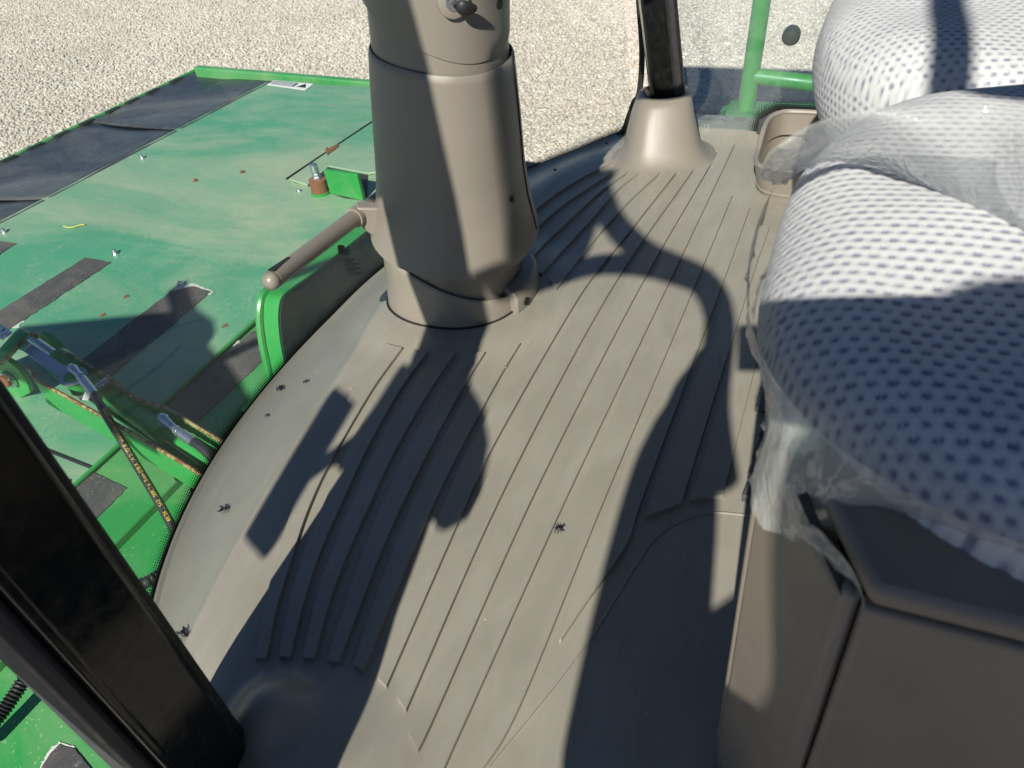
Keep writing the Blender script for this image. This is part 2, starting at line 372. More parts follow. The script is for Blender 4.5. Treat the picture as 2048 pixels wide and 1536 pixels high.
# ================================================================ CAB: floor mat
edge_px = [(300, 1222), (335, 1128), (380, 1018), (440, 902), (530, 765), (600, 692), (680, 622), (753, 552), (1060, 330), (1130, 306), (1200, 286), (1248, 264)]
E = np.array([Pz(*p, -.028)[:2] for p in edge_px])
cf = np.polyfit(E[:, 0], E[:, 1], 4)
XL, XR = .02, 1.86
def front(x): return np.polyval(cf, np.clip(x, .26, 1.84))-np.maximum(.26-x, 0)*.9
COLX, COLY = 1.035, .622                       # steering column foot
def mat_h(x, y):
    x = np.asarray(x, float); y = np.asarray(y, float)
    d = front(x)-y
    z = -.034*(1-sstep(0.0, .17, d))**1.3
    rr = np.sqrt(((x-COLX)/.17)**2+((y-COLY)/.19)**2)
    z = z+.010*(1-sstep(.85, 1.35, rr))
    # moulded sill hump by the near corner post
    u = (x-.17)/.15; v = (y-.40)/.155
    q = np.sqrt(u*u+v*v); z = z+.020*(1-sstep(.15, 1.05, q))
    q2 = np.sqrt(((x-.235)/.05)**2+((y-.475)/.05)**2); z = z+.034*(1-sstep(.1, 1.2, q2))
    # the mat turns up a little along its far side and dips round the far post
    z = z+.012*sstep(1.70, 1.84, x)
    return z
def on_mat(px, py, dz=0.0):
    z = 0.0
    for _ in range(8):
        p = Pz(px, py, z+dz); z = float(mat_h(p[0], p[1]))
    return Pz(px, py, z+dz)
fm = thing('floor_mat', 'tan ribbed rubber floor mat filling the cab floor around the steering column', 'floor mat', (1.0, .2, 0))
xs = np.linspace(XL, XR, 230); P = []
for xx in xs:
    f1 = front(xx); vv = np.concatenate([np.linspace(-.75, .15, 30)[:-1], np.linspace(.15, f1, 90)])
    P.append([(xx, yy, zz) for yy, zz in zip(vv, mat_h(np.full_like(vv, xx), vv))])
sheet = MB().grid(P)
n0 = len(sheet.v)
sheet.build('sheet', MAT['mat'], fm, angle=80)
# rolled lip along the front
lip = MB().tube([(xx, front(xx)+.002, float(mat_h(xx, front(xx)))-.004) for xx in np.linspace(.2, 1.84, 90)], .006, 8)
lip.build('front_lip', MAT['mat'], fm)
# ribs: each traced by its rear edge (pixels) with its width
ribs = [
 ([(807, 699), (742, 791), (656, 942), (612, 1041), (586, 1125), (558, 1216), (536, 1322)], [38, 40, 36, 34, 33, 29, 25], 0, -9),
 ([(858, 708), (810, 771), (742, 890), (694, 993), (643, 1110), (609, 1216), (584, 1320)], [34, 38, 40, 38, 35, 30, 26], 0, -6),
 ([(913, 709), (868, 775), (800, 890), (743, 1011), (693, 1125), (660, 1216), (632, 1322)], [40, 42, 42, 40, 36, 31, 27], 0, 0),
 ([(972, 708), (930, 775), (868, 890), (808, 1011), (752, 1140), (681, 1331)], [42, 44, 46, 44, 38, 29], 6, 0),
 ([(1042, 690), (1000, 760), (935, 880), (870, 1011), (800, 1170), (729, 1348)], [50, 48, 48, 46, 38, 28], 14, 10),
 ([(1363, 336), (1250, 480), (1158, 600), (1000, 874), (940, 1000), (774, 1380)], [20, 33, 42, 47, 47, 28], 20, 0),
 ([(1393, 334), (1213, 600), (1002, 1000), (813, 1428)], [21, 43, 48, 32], 30, 0),
 ([(1424, 328), (1269, 600), (1066, 1000), (870, 1440), (837, 1508)], [22, 43, 50, 46, 20], 26, 0),
 ([(1471, 289), (1324, 600), (1134, 1000), (931, 1450), (880, 1565)], [26, 43, 53, 56, 50], 0, 0),
 ([(1466, 392), (1380, 600), (1211, 1000), (1038, 1423), (955, 1560)], [22, 44, 60, 62, 45], 0, 0),
 ([(1501, 416), (1435, 600), (1286, 1000), (1254, 1094), (1175, 1208), (1122, 1286)], [23, 43, 60, 66, 28, 5], 0, 0),
 ([(1540, 455), (1491, 600), (1363, 1012)], [22, 42, 64], -30, 0),
 ([(1560, 560), (1526, 678), (1446, 996)], [36, 44, 64], -10, 0),
 ([(1255, 317), (1226, 330), (1177, 353), (1128, 382), (1077, 420), (1030, 462)], [12, 14, 22, 28, 34, 36], 0, 0),
 ([(1269, 322), (1216, 355), (1162, 391), (1128, 414), (1086, 450), (1040, 496)], [11, 14, 20, 24, 27, 30], 0, 0),
 ([(1289, 327), (1206, 384), (1138, 447), (1090, 492), (1050, 540)], [12, 17, 24, 27, 30], 0, 0),
 ([(1311, 331), (1243, 377), (1184, 443), (1128, 504), (1084, 553)], [14, 20, 26, 28, 27], 12, 0),
 ([(1337, 334), (1250, 416), (1177, 500), (1113, 583)], [16, 24, 30, 24], 20, 0),
]
RH = .0060
for k, (poly, wd, slant, tslant) in enumerate(ribs):
    C = catmull([(p[0], p[1], q) for p, q in zip(poly, wd)], 8); C = resample(np.array(C), 44)
    m_ = MB(); L, Rr, Li, Ri = [], [], [], []
    for i, (a, b_, q) in enumerate(C):
        s = i/(len(C)-1.0)
        sl_ = slant*max(0, (s-.9)/.1) - tslant*max(0, (.08-s)/.08)
        pr = on_mat(a, b_); pl = on_mat(a-q+sl_*.42, b_-sl_)
        e = pl-pr; e = e/np.linalg.norm(e); wdt = np.linalg.norm(pl-pr); ch = min(.0016, wdt*.3)
        up = np.array([0, 0, RH])
        Rr.append(pr-np.array([0, 0, .003])); L.append(pl-np.array([0, 0, .003])); Ri.append(pr+e*ch*.35+up); Li.append(pl-e*ch+up)
    n_ = len(C)
    # chamfered ends
    for a in (Li, Ri):
        a[0] = a[0]+(a[1]-a[0])*.12; a[-1] = a[-1]+(a[-2]-a[-1])*.12
    m_.add(L+Li+Ri+Rr, [q for i in range(n_-1) for q in ((i, i+1, n_+i+1, n_+i), (n_+i, n_+i+1, 2*n_+i+1, 2*n_+i), (2*n_+i, 2*n_+i+1, 3*n_+i+1, 3*n_+i))]
           + [(0, n_, 2*n_, 3*n_), (n_-1, 4*n_-1, 3*n_-1, 2*n_-1)])
    m_.build('rib', MAT['mat'], fm, angle=30)
# heel-pad outline and the moulding line near the seat box
def ridge(pxs, name, r=.0016):
    m_ = MB().tube([on_mat(*p, .0002) for p in resample(catmull(pxs, 8), 60)], r, 6); m_.build(name, MAT['mat'], fm)
ridge([(980, 1536), (1140, 1338), (1230, 1200), (1300, 1090), (1350, 1050), (1420, 1026), (1520, 1034)], 'moulding_line')
ridge([(1060, 672), (1100, 640), (1121, 607), (1118, 590)], 'moulding_line', .0012)
# tread blocks by the seat box
def block(pxs, h, name='tread_block'):
    q = [on_mat(*p) for p in pxs]; MB().prism([p-np.array([0, 0, .002]) for p in q], (0, 0, h+.002)).build(name, MAT['tread'], fm, bevel=.002)
block([(1508, 822), (1552, 832), (1605, 640), (1560, 630)], .008)
for a in ((1518, 846), (1506, 886), (1495, 932), (1484, 976)):
    block([(a[0]-2, a[1]+27), (a[0]+62, a[1]+37), (a[0]+75, a[1]+8), (a[0]+8, a[1])], .012)
# fixing screws along the front edge
for p in ((1110, 340), (1213, 287), (535, 832)):
    q = on_mat(*p); MB().sphere(q+np.array([0, 0, .001]), (.0045, .0045, .0025), 10, 6).build('screw', MAT['knob'], fm)

# ================================================================ windscreen
ws = thing('windscreen', 'large curved front windscreen with black dotted border above the mat edge', 'window', (1.0, .9, 0))
xw = np.linspace(.17, 1.87, 70)
def wpt(x, h):      # h: height above the lower edge
    y = front(x)+.012+.10*h-.02*h*h; return np.array([x+(x-1.0)*.015*h, y, float(mat_h(x, front(x)))-.012+h])
hh = [0, .03, .08, .2, .4, .7, 1.0, 1.3, 1.6, 1.95]
MB().grid([[wpt(x, h) for h in hh] for x in xw]).build('glass', MAT['glass'], ws, angle=89)
def strip_uv(name, rows, mat, parent, vmax):
    m_ = MB().grid(rows); o = m_.build(name, mat, parent, angle=89); me = o.data
    uvl = me.uv_layers.new(name='UVMap'); b_ = len(rows[0])
    d = np.r_[0, np.cumsum([np.linalg.norm(np.array(rows[i+1][0])-np.array(rows[i][0])) for i in range(len(rows)-1)])]
    uv = np.array([[d[i], vmax*j/(b_-1)] for i in range(len(rows)) for j in range(b_)])
    for lp in me.loops: uvl.data[lp.index].uv = uv[lp.vertex_index]
    return o
strip_uv('dotted_border', [[wpt(x, h)+np.array([0, -.002, 0]) for h in np.linspace(.0, .040, 5)] for x in xw], MAT['frit'], ws, .040)
MB().tube([wpt(x, -.004) for x in xw], .010, 8).build('seal', MAT['rubber'], ws)
# maker's mark on the glass
def wpix(px, py):
    xx = .9
    for _ in range(12):
        p = Py(px, py, float(front(xx))+.012+.10*max(0, hcur)-.003 if _ else .86); hcur = p[2]+.04; xx = p[0]
    return p
hcur = .1
def glass_decal(pxs, name, mat):
    q = []
    for p in pxs:
        y = .88
        for _ in range(15):
            w_ = Py(p[0], p[1], y); y = float(front(w_[0]))+.012+.10*max(0, w_[2]+.045)-.004
        q.append(w_)
    MB().prism(q, (0, .001, 0)).build(name, mat, ws, smooth=False)
def rrect(x0, y0, x1, y1, r, sk=0):
    o = []
    for cx_, cy_, a0 in ((x1-r, y0+r, -90), (x1-r, y1-r, 0), (x0+r, y1-r, 90), (x0+r, y0+r, 180)):
        for k in range(4):
            a = R(a0+30*k); o.append((cx_+r*math.cos(a)+sk*(cy_+r*math.sin(a)-y0), cy_+r*math.sin(a)))
    return o
glass_decal(rrect(675, 490, 689, 508, 4, .12), 'makers_mark', MAT['inkblack'])
for i, (a, b_) in enumerate(((0, 26), (6, 22), (2, 28), (8, 30))):
    x0, y0 = 684+i*5, 522+i*9
    glass_decal([(x0, y0), (x0+18+i, y0-7), (x0+18+i, y0-5), (x0, y0+2)], 'makers_lettering', MAT['inkblack'])

# ================================================================ far corner post with its boot
fp = thing('corner_post', 'black front corner post rising from a tan moulded boot beside the side window', 'post', (1.66, .4, 0))
p0 = Px(1336, 200, 1.70); p1 = Px(1312, -30, 1.73); ax = _n(p1-p0); top = p0+ax*((1.95-p0[2])/ax[2]); bot = p0-ax*(p0[2]/ax[2])
side = _n(np.array(ray(1024, 100))*0+np.array([M3[0][0], M3[1][0], 0])); fr_ = np.cross([0, 0, 1], side)
def sect(c, w_, d_): return [c+side*w_*a+fr_*d_*b_ for a, b_ in ((-1, -1), (1, -1), (1, 1), (-1, 1))]
wv = 33*1.73/F
MB().add(sect(bot, wv, .03)+sect(top, wv*1.1, .03), [(0, 1, 5, 4), (1, 2, 6, 5), (2, 3, 7, 6), (3, 0, 4, 7), (4, 5, 6, 7)]).build('post', MAT['black'], fp, bevel=.006)
MB().add(sect(bot+side*wv*.62-fr_*.004, wv*.33, .034)+sect(top+side*wv*.7-fr_*.004, wv*.36, .034), [(0, 1, 5, 4), (1, 2, 6, 5), (2, 3, 7, 6), (3, 0, 4, 7)]).build('door_seal', MAT['rubber'], fp, bevel=.008)
# boot: lofted rounded sections, flaring into the mat
rows = [(1232, 1424, 324, 0.0), (1247, 1404, 300, .0), (1252, 1396, 275, .0), (1258, 1391, 250, 0), (1264, 1386, 225, 0), (1272, 1382, 200, 0), (1280, 1378, 184, 0)]
B = []
base_c = Pz(1325, 312, .004)
for i, (a, b_, yy, _) in enumerate(rows):
    s = i/(len(rows)-1.0); xp = 1.64+.055*s
    c = Px((a+b_)/2, yy, xp); t = ((c-CAM) @ M3)[2]
    rw = (b_-a)/2*t/F; rd = (.085-.035*s)
    if i == 0: c = np.array([c[0], c[1], .004])
    B.append([c+side*rw*np.sign(math.cos(k))*abs(math.cos(k))**.7+fr_*rd*np.sign(math.sin(k))*abs(math.sin(k))**.7 for k in np.linspace(0, 2*math.pi, 29)[:-1]])
bb = MB(); nB = 28
V = [p for r_ in B for p in r_]
Fc = [(i*nB+k, i*nB+(k+1) % nB, (i+1)*nB+(k+1) % nB, (i+1)*nB+k) for i in range(len(B)-1) for k in range(nB)]
rim = [p+(np.mean(B[-1], 0)-p)*.16+np.array([0, 0, .002]) for p in B[-1]]; inn = [p-np.array([0, 0, .03]) for p in rim]
o_ = len(V); V += rim+inn; Fc += [(o_-nB+k, o_-nB+(k+1) % nB, o_+(k+1) % nB, o_+k) for k in range(nB)]+[(o_+k, o_+(k+1) % nB, o_+nB+(k+1) % nB, o_+nB+k) for k in range(nB)]
# flange skirt on the mat
sk = [np.array([p[0]+(p[0]-base_c[0])*.10, p[1]+(p[1]-base_c[1])*.10, 0.0]) for p in B[0]]
sk = [np.array([p[0], p[1], float(mat_h(p[0], p[1]))-.0015]) for p in sk]
o2 = len(V); V += sk; Fc += [(o2+k, o2+(k+1) % nB, (k+1) % nB, k) for k in range(nB)]
bb.add(V, Fc).build('boot', MAT['tan'], fp, angle=60)
# black rubber along the windscreen edge climbing beside the boot
MB().tube(catmull([wpt(1.80, -.002), Px(1246, 262, 1.80), Px(1258, 232, 1.775), Px(1268, 205, 1.765), Px(1279, 183, 1.76), Px(1284, 100, 1.77), Px(1276, -20, 1.78)], 6), .007, 8).build('edge_seal', MAT['rubber'], fp)

# ================================================================ side window, its knob, its trim
sw = thing('side_window', 'clear side window beside the tan boot with dark round knob and dotted border', 'window', (1.80, 0, .1))
XS = 1.79
a = Px(1392, 282, XS); z0 = a[2]
step = Px(1512, 288, XS); stp2 = Px(1531, 220, XS); ztop = 1.5
ys = [.42, step[1]]
poly = [(XS, .43, z0), (XS, step[1]+.01, z0), (XS, step[1]-.01, z0+.02), (XS, stp2[1], stp2[2]-.02), (XS, stp2[1]-.03, stp2[2]), (XS, -.75, stp2[2]), (XS, -.75, ztop), (XS, .43, ztop)]
MB().prism(poly, (.005, 0, 0)).build('glass', MAT['sideglass'], sw, smooth=False)
edge = [np.array(p) for p in ((XS-.002, .43, z0), (XS-.002, step[1]+.012, z0), (XS-.002, step[1]-.006, z0+.012), (XS-.002, stp2[1]+.004, stp2[2]-.02), (XS-.002, stp2[1]-.025, stp2[2]), (XS-.002, -.75, stp2[2]))]
edge = resample(edge, 70); rows = []
for i, p in enumerate(edge):
    tn = _n(edge[min(i+1, 69)]-edge[max(i-1, 0)]); nrm = np.array([0, tn[2], -tn[1]]); nrm = nrm if nrm[2] > -.2 else -nrm
    rows.append([p+nrm*h for h in np.linspace(0, .034, 4)])
strip_uv('dotted_border', rows, MAT['frit'], sw, .034)
MB().tube([p+np.array([-.004, 0, -.006]) for p in edge], .009, 8).build('seal', MAT['greyrub'], sw)
kn = Px(1583, 70, XS)
kb = MB(); kb.tube([kn+np.array([dx, 0, 0]) for dx in (-.022, -.020, -.012, -.004, .0)], [.006, .015, .0185, .0185, .015], 20).build('knob', MAT['knob'], sw)
MB().tube([kn+np.array([dx, 0, 0]) for dx in (.004, .010, .014)], [.018, .018, .006], 20).build('knob_cap', MAT['knob'], sw)
v, f = text_mesh('John Deere', .016)
t0 = Px(1452, 228, XS)
MB().add([t0+np.array([-.004, -p[0], p[1]])*np.array([1, -1, 1]) for p in v], f).build('makers_lettering', MAT['inkblack'], sw, smooth=False)
v, f = text_mesh('EE', .018); t0 = Px(1420, 258, XS)
MB().add([t0+np.array([-.004, p[0], p[1]]) for p in v], f).build('makers_lettering', MAT['plate'], sw, smooth=False)
# sill trim between mat and window
MB().prism([(1.80, .43, -.02), (1.80, -.75, -.02), (1.80, -.75, stp2[2]-.004), (1.80, stp2[1]-.028, stp2[2]-.006), (1.80, step[1]-.012, z0+.006), (1.80, step[1]+.01, z0-.006), (1.80, .43, z0-.006)], (.03, 0, 0)).build('sill_trim', MAT['tan2'], sw, smooth=False)

# ================================================================ steering column
sc = thing('steering_column', 'tall tan plastic steering column standing on the ribbed mat', 'steering column', (COLX, COLY, 0))
# axis samples: z -> centre y, radius
AZ = np.array([0, .06, .12, .18, .25, .33, .42, .507, .60, .75])
AY = np.array([.622, .619, .614, .606, .598, .590, .582, .575, .562, .532])
def axis(z): return np.array([COLX+.0*z, np.interp(z, AZ, AY), z])
def shell(zlo, zhi, rlo, rhi, tilt_lo=(0, 0), tilt_hi=(0, 0), nz=14, n=56, prof=None, e=2.25, lip=.006, hollow=True):
    """ring loft; tilt = z slope along x and y of the lower / upper rim"""
    P, m_ = [], MB()
    for j in range(nz):
        s = j/(nz-1.0); ring = []
        for k in range(n):
            a = 2*math.pi*k/n; ca, sa = math.cos(a), math.sin(a)
            cx_, sy_ = np.sign(ca)*abs(ca)**(2/e), np.sign(sa)*abs(sa)**(2/e)
            za = zlo+tilt_lo[0]*cx_+tilt_lo[1]*sy_; zb = zhi+tilt_hi[0]*cx_+tilt_hi[1]*sy_
            z = za+(zb-za)*s; r_ = prof(z) if prof else rlo+(rhi-rlo)*s
            c = axis(max(z, 0)); ring.append(np.array([c[0]+r_*.93*cx_, c[1]+r_*sy_, z]))
        P.append(ring)
    # rolled-in rims
    def inset(ring, k, dz): 
        c = np.mean(ring, 0); return [p+(c-p)*np.array([k, k, 0])+np.array([0, 0, dz]) for p in ring]
    P = [inset(P[0], .075, .010), inset(P[0], .03, .0005)]+[inset(P[0], .0, .0025)]+P[1:-1]+[inset(P[-1], .0, -.003), inset(P[-1], .025, 0), inset(P[-1], .08, -.012)]
    V = [p for r_ in P for p in r_]; L = len(P)
    m_.add(V, [(i*n+k, i*n+(k+1) % n, (i+1)*n+(k+1) % n, (i+1)*n+k) for i in range(L-1) for k in range(n)])
    return m_, P
# foot boot with a slanted top rim
prof_boot = lambda z: float(np.interp(z, [-.01, .0, .02, .06, .12, .17], [.134, .1335, .1315, .128, .126, .126]))
m_, _ = shell(-.008, .095, .13, .12, (0, 0), (-.0, .055), prof=prof_boot); m_.build('foot_cover', MAT['tan2'], sc, angle=50)
prof_neck = lambda z: float(np.interp(z, [.0, .08, .14, .20], [.118, .1185, .1215, .125]))
m_, _ = shell(.03, .175, .11, .12, (0, .05), (0, .0), prof=prof_neck); m_.build('neck', MAT['tan'], sc, angle=50)
prof_sh = lambda z: float(np.interp(z, [.08, .13, .16, .20, .25, .33, .42, .47], [.152, .148, .140, .1295, .1215, .1155, .108, .1025]))
m_, PS = shell(.138, .442, .14, .105, (.012, .022), (.0, .018), prof=prof_sh, nz=26); m_.build('shroud', MAT['tan'], sc, angle=50)
prof_up = lambda z: float(np.interp(z, [.35, .42, .47, .55, .70], [.100, .1005, .0985, .096, .090]))
m_, _ = shell(.38, .70, .1, .09, (0, 0), (0, 0), prof=prof_up, nz=12); m_.build('upper_shroud', MAT['tan'], sc, angle=50)
# steering-head cover above: a cap whose lower rim dips towards the driver's left
prof_cap = lambda z: float(np.interp(z, [.40, .46, .50, .60, .72], [.1015, .1025, .1035, .106, .105]))
m_, _ = shell(.497, .74, .1, .1, (.020, .055), (0, 0), prof=prof_cap, nz=12); m_.build('head_cover', MAT['tan'], sc, angle=50)
# rear cover seam on the shroud (its edge strip seen at the right)
def col_pt(px, py, off=0.0):
    """point on the shroud surface seen at the pixel"""
    d = ray(px, py); lo, best = .5, None
    for t in np.linspace(.6, 1.6, 900):
        p = CAM+d*t; c = axis(max(p[2], 0)); r_ = (prof_sh(p[2]) if p[2] > .12 else prof_boot(p[2])) if p[2] < .46 else prof_cap(p[2])
        e = abs((p[0]-c[0])/(r_*.93))**2.25+abs((p[1]-c[1])/r_)**2.25
        if e <= 1.0: best = p; break
        if best is None or e < lo: lo, bestm = e, p
        if best is None: best = None
    p = best if best is not None else bestm
    c = axis(max(p[2], 0)); nrm = _n(np.array([p[0]-c[0], p[1]-c[1], 0])); return p+nrm*off, nrm
def decal_col(px, py, r1, r2, depth, mat, name, rot=0):
    p, nrm = col_pt(px, py); u = _n(np.cross([0, 0, 1], nrm)); v = np.array([0, 0, 1.0])
    ring = [p+u*(r1*math.cos(a)*math.cos(rot)-r2*math.sin(a)*math.sin(rot))+v*(r1*math.cos(a)*math.sin(rot)+r2*math.sin(a)*math.cos(rot)) for a in np.linspace(0, 2*math.pi, 25)[:-1]]
    n_ = len(ring); a_ = [q+nrm*.0012 for q in ring]; b_ = [p+(q-p)*.86+nrm*.0016 for q in ring]; c_ = [p+(q-p)*.78+nrm*(.0006) for q in ring]
    MB().add(a_+b_+c_, [(i, (i+1) % n_, n_+(i+1) % n_, n_+i) for i in range(n_)]+[(n_+i, n_+(i+1) % n_, 2*n_+(i+1) % n_, 2*n_+i) for i in range(n_)]+[tuple(range(2*n_, 3*n_))]).build(name, mat, sc)
decal_col(1025, 399, .008, .008, .002, MAT['tan'], 'screw_recess')
MB().tube([col_pt(1022, 398, -.001)[0], col_pt(1022, 398, .0022)[0]], .0045, 10).build('screw_shadow_hole', MAT['gap'], sc)
ringf = []
for a in np.linspace(0, 2*math.pi, 65):
    ca, sa = math.cos(a), math.sin(a); x_, y_ = COLX+.1345*.93*np.sign(ca)*abs(ca)**(2/2.25), AY[0]+.1345*np.sign(sa)*abs(sa)**(2/2.25); ringf.append(np.array([x_, y_, float(mat_h(x_, y_))+.0005]))
MB().tube(ringf, .0022, 6, caps=False).build('foot_joint', MAT['gap'], sc)
# clamp block on the foot, with its screw recess
q, nrm = col_pt(1030, 605)
cb = MB()
ring = []
for a in np.linspace(R(-62), R(-8), 9):   # angle round the column; -90 deg = towards the seat
    pass
bl = []
for a in np.linspace(R(-112), R(-55), 9):
    for (rr_, zz) in ((.122, .004), (.148, .002), (.150, .040), (.144, .052), (.122, .055)):
        c = axis(.02); bl.append(np.array([c[0]+rr_*.95*math.cos(a), c[1]+rr_*math.sin(a), zz]))
# rotate so the block faces back and towards the seat
nb = 5
cb.add(bl, [(i*nb+j, i*nb+j+1, (i+1)*nb+j+1, (i+1)*nb+j) for i in range(8) for j in range(nb-1)]+[tuple(range(nb)), tuple(range(8*nb, 9*nb))[::-1]])
cb.build('clamp_block', MAT['tan2'], sc, bevel=.004)
c = axis(.02); a = R(-102)
pc_ = np.array([c[0]+.150*.95*math.cos(a), c[1]+.150*math.sin(a), .024]); nn = np.array([math.cos(a), math.sin(a), 0])
MB().tube([pc_-nn*.002, pc_+nn*.0012], .0075, 14).build('screw_recess', MAT['gap'], sc)
# seam line down the rear right of the shroud
seam = []
for z in np.linspace(.135, .43, 24):
    c = axis(z); r_ = prof_sh(z); a = R(-80); ca, sa = math.cos(a), math.sin(a)
    seam.append(np.array([c[0]+r_*.93*np.sign(ca)*abs(ca)**(2/2.25), c[1]+r_*np.sign(sa)*abs(sa)**(2/2.25), z]))
MB().tube(seam, .0017, 6).build('cover_seam', MAT['gap'], sc)
# key switch with key on the head cover
kp, kn_ = col_pt(905, 2)
u = _n(np.cross([0, 0, 1], kn_)); vz = np.array([0, 0, 1.0])
MB().tube([kp-kn_*.004, kp+kn_*.006, kp+kn_*.0075], [.021, .0205, .017], 24).build('key_switch', MAT['tan2'], sc)
MB().tube([kp+kn_*.005, kp+kn_*.0085], [.012, .011], 20).build('key_barrel', MAT['zinc'], sc)
kk = MB(); kk.tube([kp+kn_*.006, kp+kn_*.02-vz*.002], .0035, 8)
kk.tube(catmull([kp+kn_*.018-vz*.002, kp+kn_*.022-vz*.004+u*.006, kp+kn_*.022-vz*.007+u*.016, kp+kn_*.021-vz*.009+u*.026], 4), [.004, .006, .0075, .0085, .0092, .0095, .0095, .0092, .0085, .0075, .006, .005, .003], 12, flat=.5)
kk.build('key', MAT['rubber'], sc)
sp_, sn_ = col_pt(998, 6)
MB().tube([sp_-sn_*.003, sp_+sn_*.0015], .008, 14).build('latch_hole', MAT['gap'], sc)
# tilt bar: tube across in front of the column with a ball end, held by a bracket
YB = .735
b0, b1 = Py(538, 565, YB), Py(724, 424, YB); dirb = _n(b1-b0); bend = b0+dirb*.75
rb = 19.0*1.1/F
tb = MB().tube([b0+dirb*.012, b0+dirb*.03, b0+dirb*.3, bend], rb, 22)
tb.build('tilt_bar', MAT['tan'], sc)
MB().sphere(b0+dirb*.006, rb*1.02, 22, 14).build('bar_end', MAT['tan2'], sc)
upb = _n(np.cross(np.cross(dirb, [0, 0, 1]), dirb))
sl0 = b0+dirb*.026+upb*rb*.98
MB().prism([sl0+dirb*a+np.cross(dirb, upb)*b_ for a, b_ in ((-.016, -.006), (.0, -.0045), (.026, -.003), (.028, 0), (.026, .003), (.0, .0045), (-.016, .006))], upb*.0012).build('bar_slot', MAT['inkblack'], sc)
ck = b1-dirb*.01; acr = np.cross(dirb, upb)
MB().tube([ck-dirb*.016, ck+dirb*.016], rb*1.22, 22).build('bar_collar', MAT['tan2'], sc)
bq0, bq1 = ck, np.array([COLX-.06, axis(.2)[1]+.09, ck[2]-.012])
bd = _n(bq1-bq0); bu = np.array([0, 0, 1.0]); bs = np.cross(bd, bu)
prof = [(0, .018), (.05, .017), (.10, .017), (.10, -.020), (.052, -.024), (.04, -.036), (.012, -.036), (0, -.02)]
MB().prism([bq0+bd*a*1.2+bu*b_-bs*.013 for a, b_ in prof], bs*.026).build('bar_bracket', MAT['tan2'], sc, bevel=.003)
# slot in the shroud where the bracket goes in
# steering wheel on top, out of the picture's upper edge
whc = np.array([COLX, .44, .80]); wn = _n(np.array([0, -.55, 1.0])); wu = np.array([1.0, 0, 0]); wvv = np.cross(wn, wu)
MB().tube([axis(.70), whc], [.05, .03], 16).build('wheel_shaft', MAT['rubber'], sc)
st = thing('steering_wheel', 'black steering wheel on top of the tan column', 'steering wheel', whc)
MB().tube([whc+.19*(wu*math.cos(a)+wvv*math.sin(a)) for a in np.linspace(0, 2*math.pi, 49)], .014, 12, caps=False).build('rim', MAT['rubber'], st)
MB().tube([whc-wn*.03, whc+wn*.01], .05, 20).build('hub', MAT['rubber'], st)
for a in (R(90), R(210), R(330)):
    MB().tube([whc+.03*(wu*math.cos(a)+wvv*math.sin(a)), whc+.185*(wu*math.cos(a)+wvv*math.sin(a))], .012, 8).build('spoke', MAT['rubber'], st)

# ================================================================ near corner post (front left of the cab)
np_ = thing('corner_post', 'wide glossy black corner post beside the green machine deck, rising from the mat corner', 'post', (.17, .52, 0))
XA = .195
ra = [Px(p[0], p[1], XA) for p in ((447, 1433), (129, 986))]          # inner rear edge of the post
ra0 = ra[0]; dA = _n(ra[1]-ra[0]); A0 = ra0-dA*((ra0[2]+.03)/dA[2]); A1 = ra0+dA*((.52-ra0[2])/dA[2]); A2 = A1+np.array([0, .055, .28]); A3 = A2+np.array([0, .20, 1.95-A2[2]])
le = Px(70, 1395, .105); le2 = Px(0, 1330, .105)
ly = le[1]
def pillar(o1, o2, w1, w2, name, mat, bev):
    # box swept from A0 to A1: extents x from o1..o2, y from w1..w2 relative to the inner rear edge
    q = [(o1, w1), (o2, w1), (o2, w2), (o1, w2)]
    V_ = [c+np.array([a, b_, 0]) for c in (A0, A1, A2, A3) for a, b_ in q]
    MB().add(V_, [(4*k+i, 4*k+(i+1) % 4, 4*k+4+(i+1) % 4, 4*k+4+i) for k in range(3) for i in range(4)]+[(12, 13, 14, 15), (3, 2, 1, 0)]).build(name, mat, np_, bevel=bev, seg=3)
pillar(-.070, 0.0, -.012, .085, 'post', MAT['black'], .008)
pillar(-.006, .008, -.004, .090, 'glass_seal', MAT['rubber'], .004)
pillar(-.089, -.071, -.004, .040, 'door_seal', MAT['greyrub'], .007)
pillar(-.072, -.063, -.016, .0, 'trim_bead', MAT['black'], .003)
# lower end fitting
fb = on_mat(460, 1478); MB().tube([fb+np.array([-.02, .01, -.02]), fb+np.array([-.014, .004, .03]), fb+np.array([-.02, .0, .055])], [.030, .028, .018], 14).build('foot_plug', MAT['rubber'], np_)

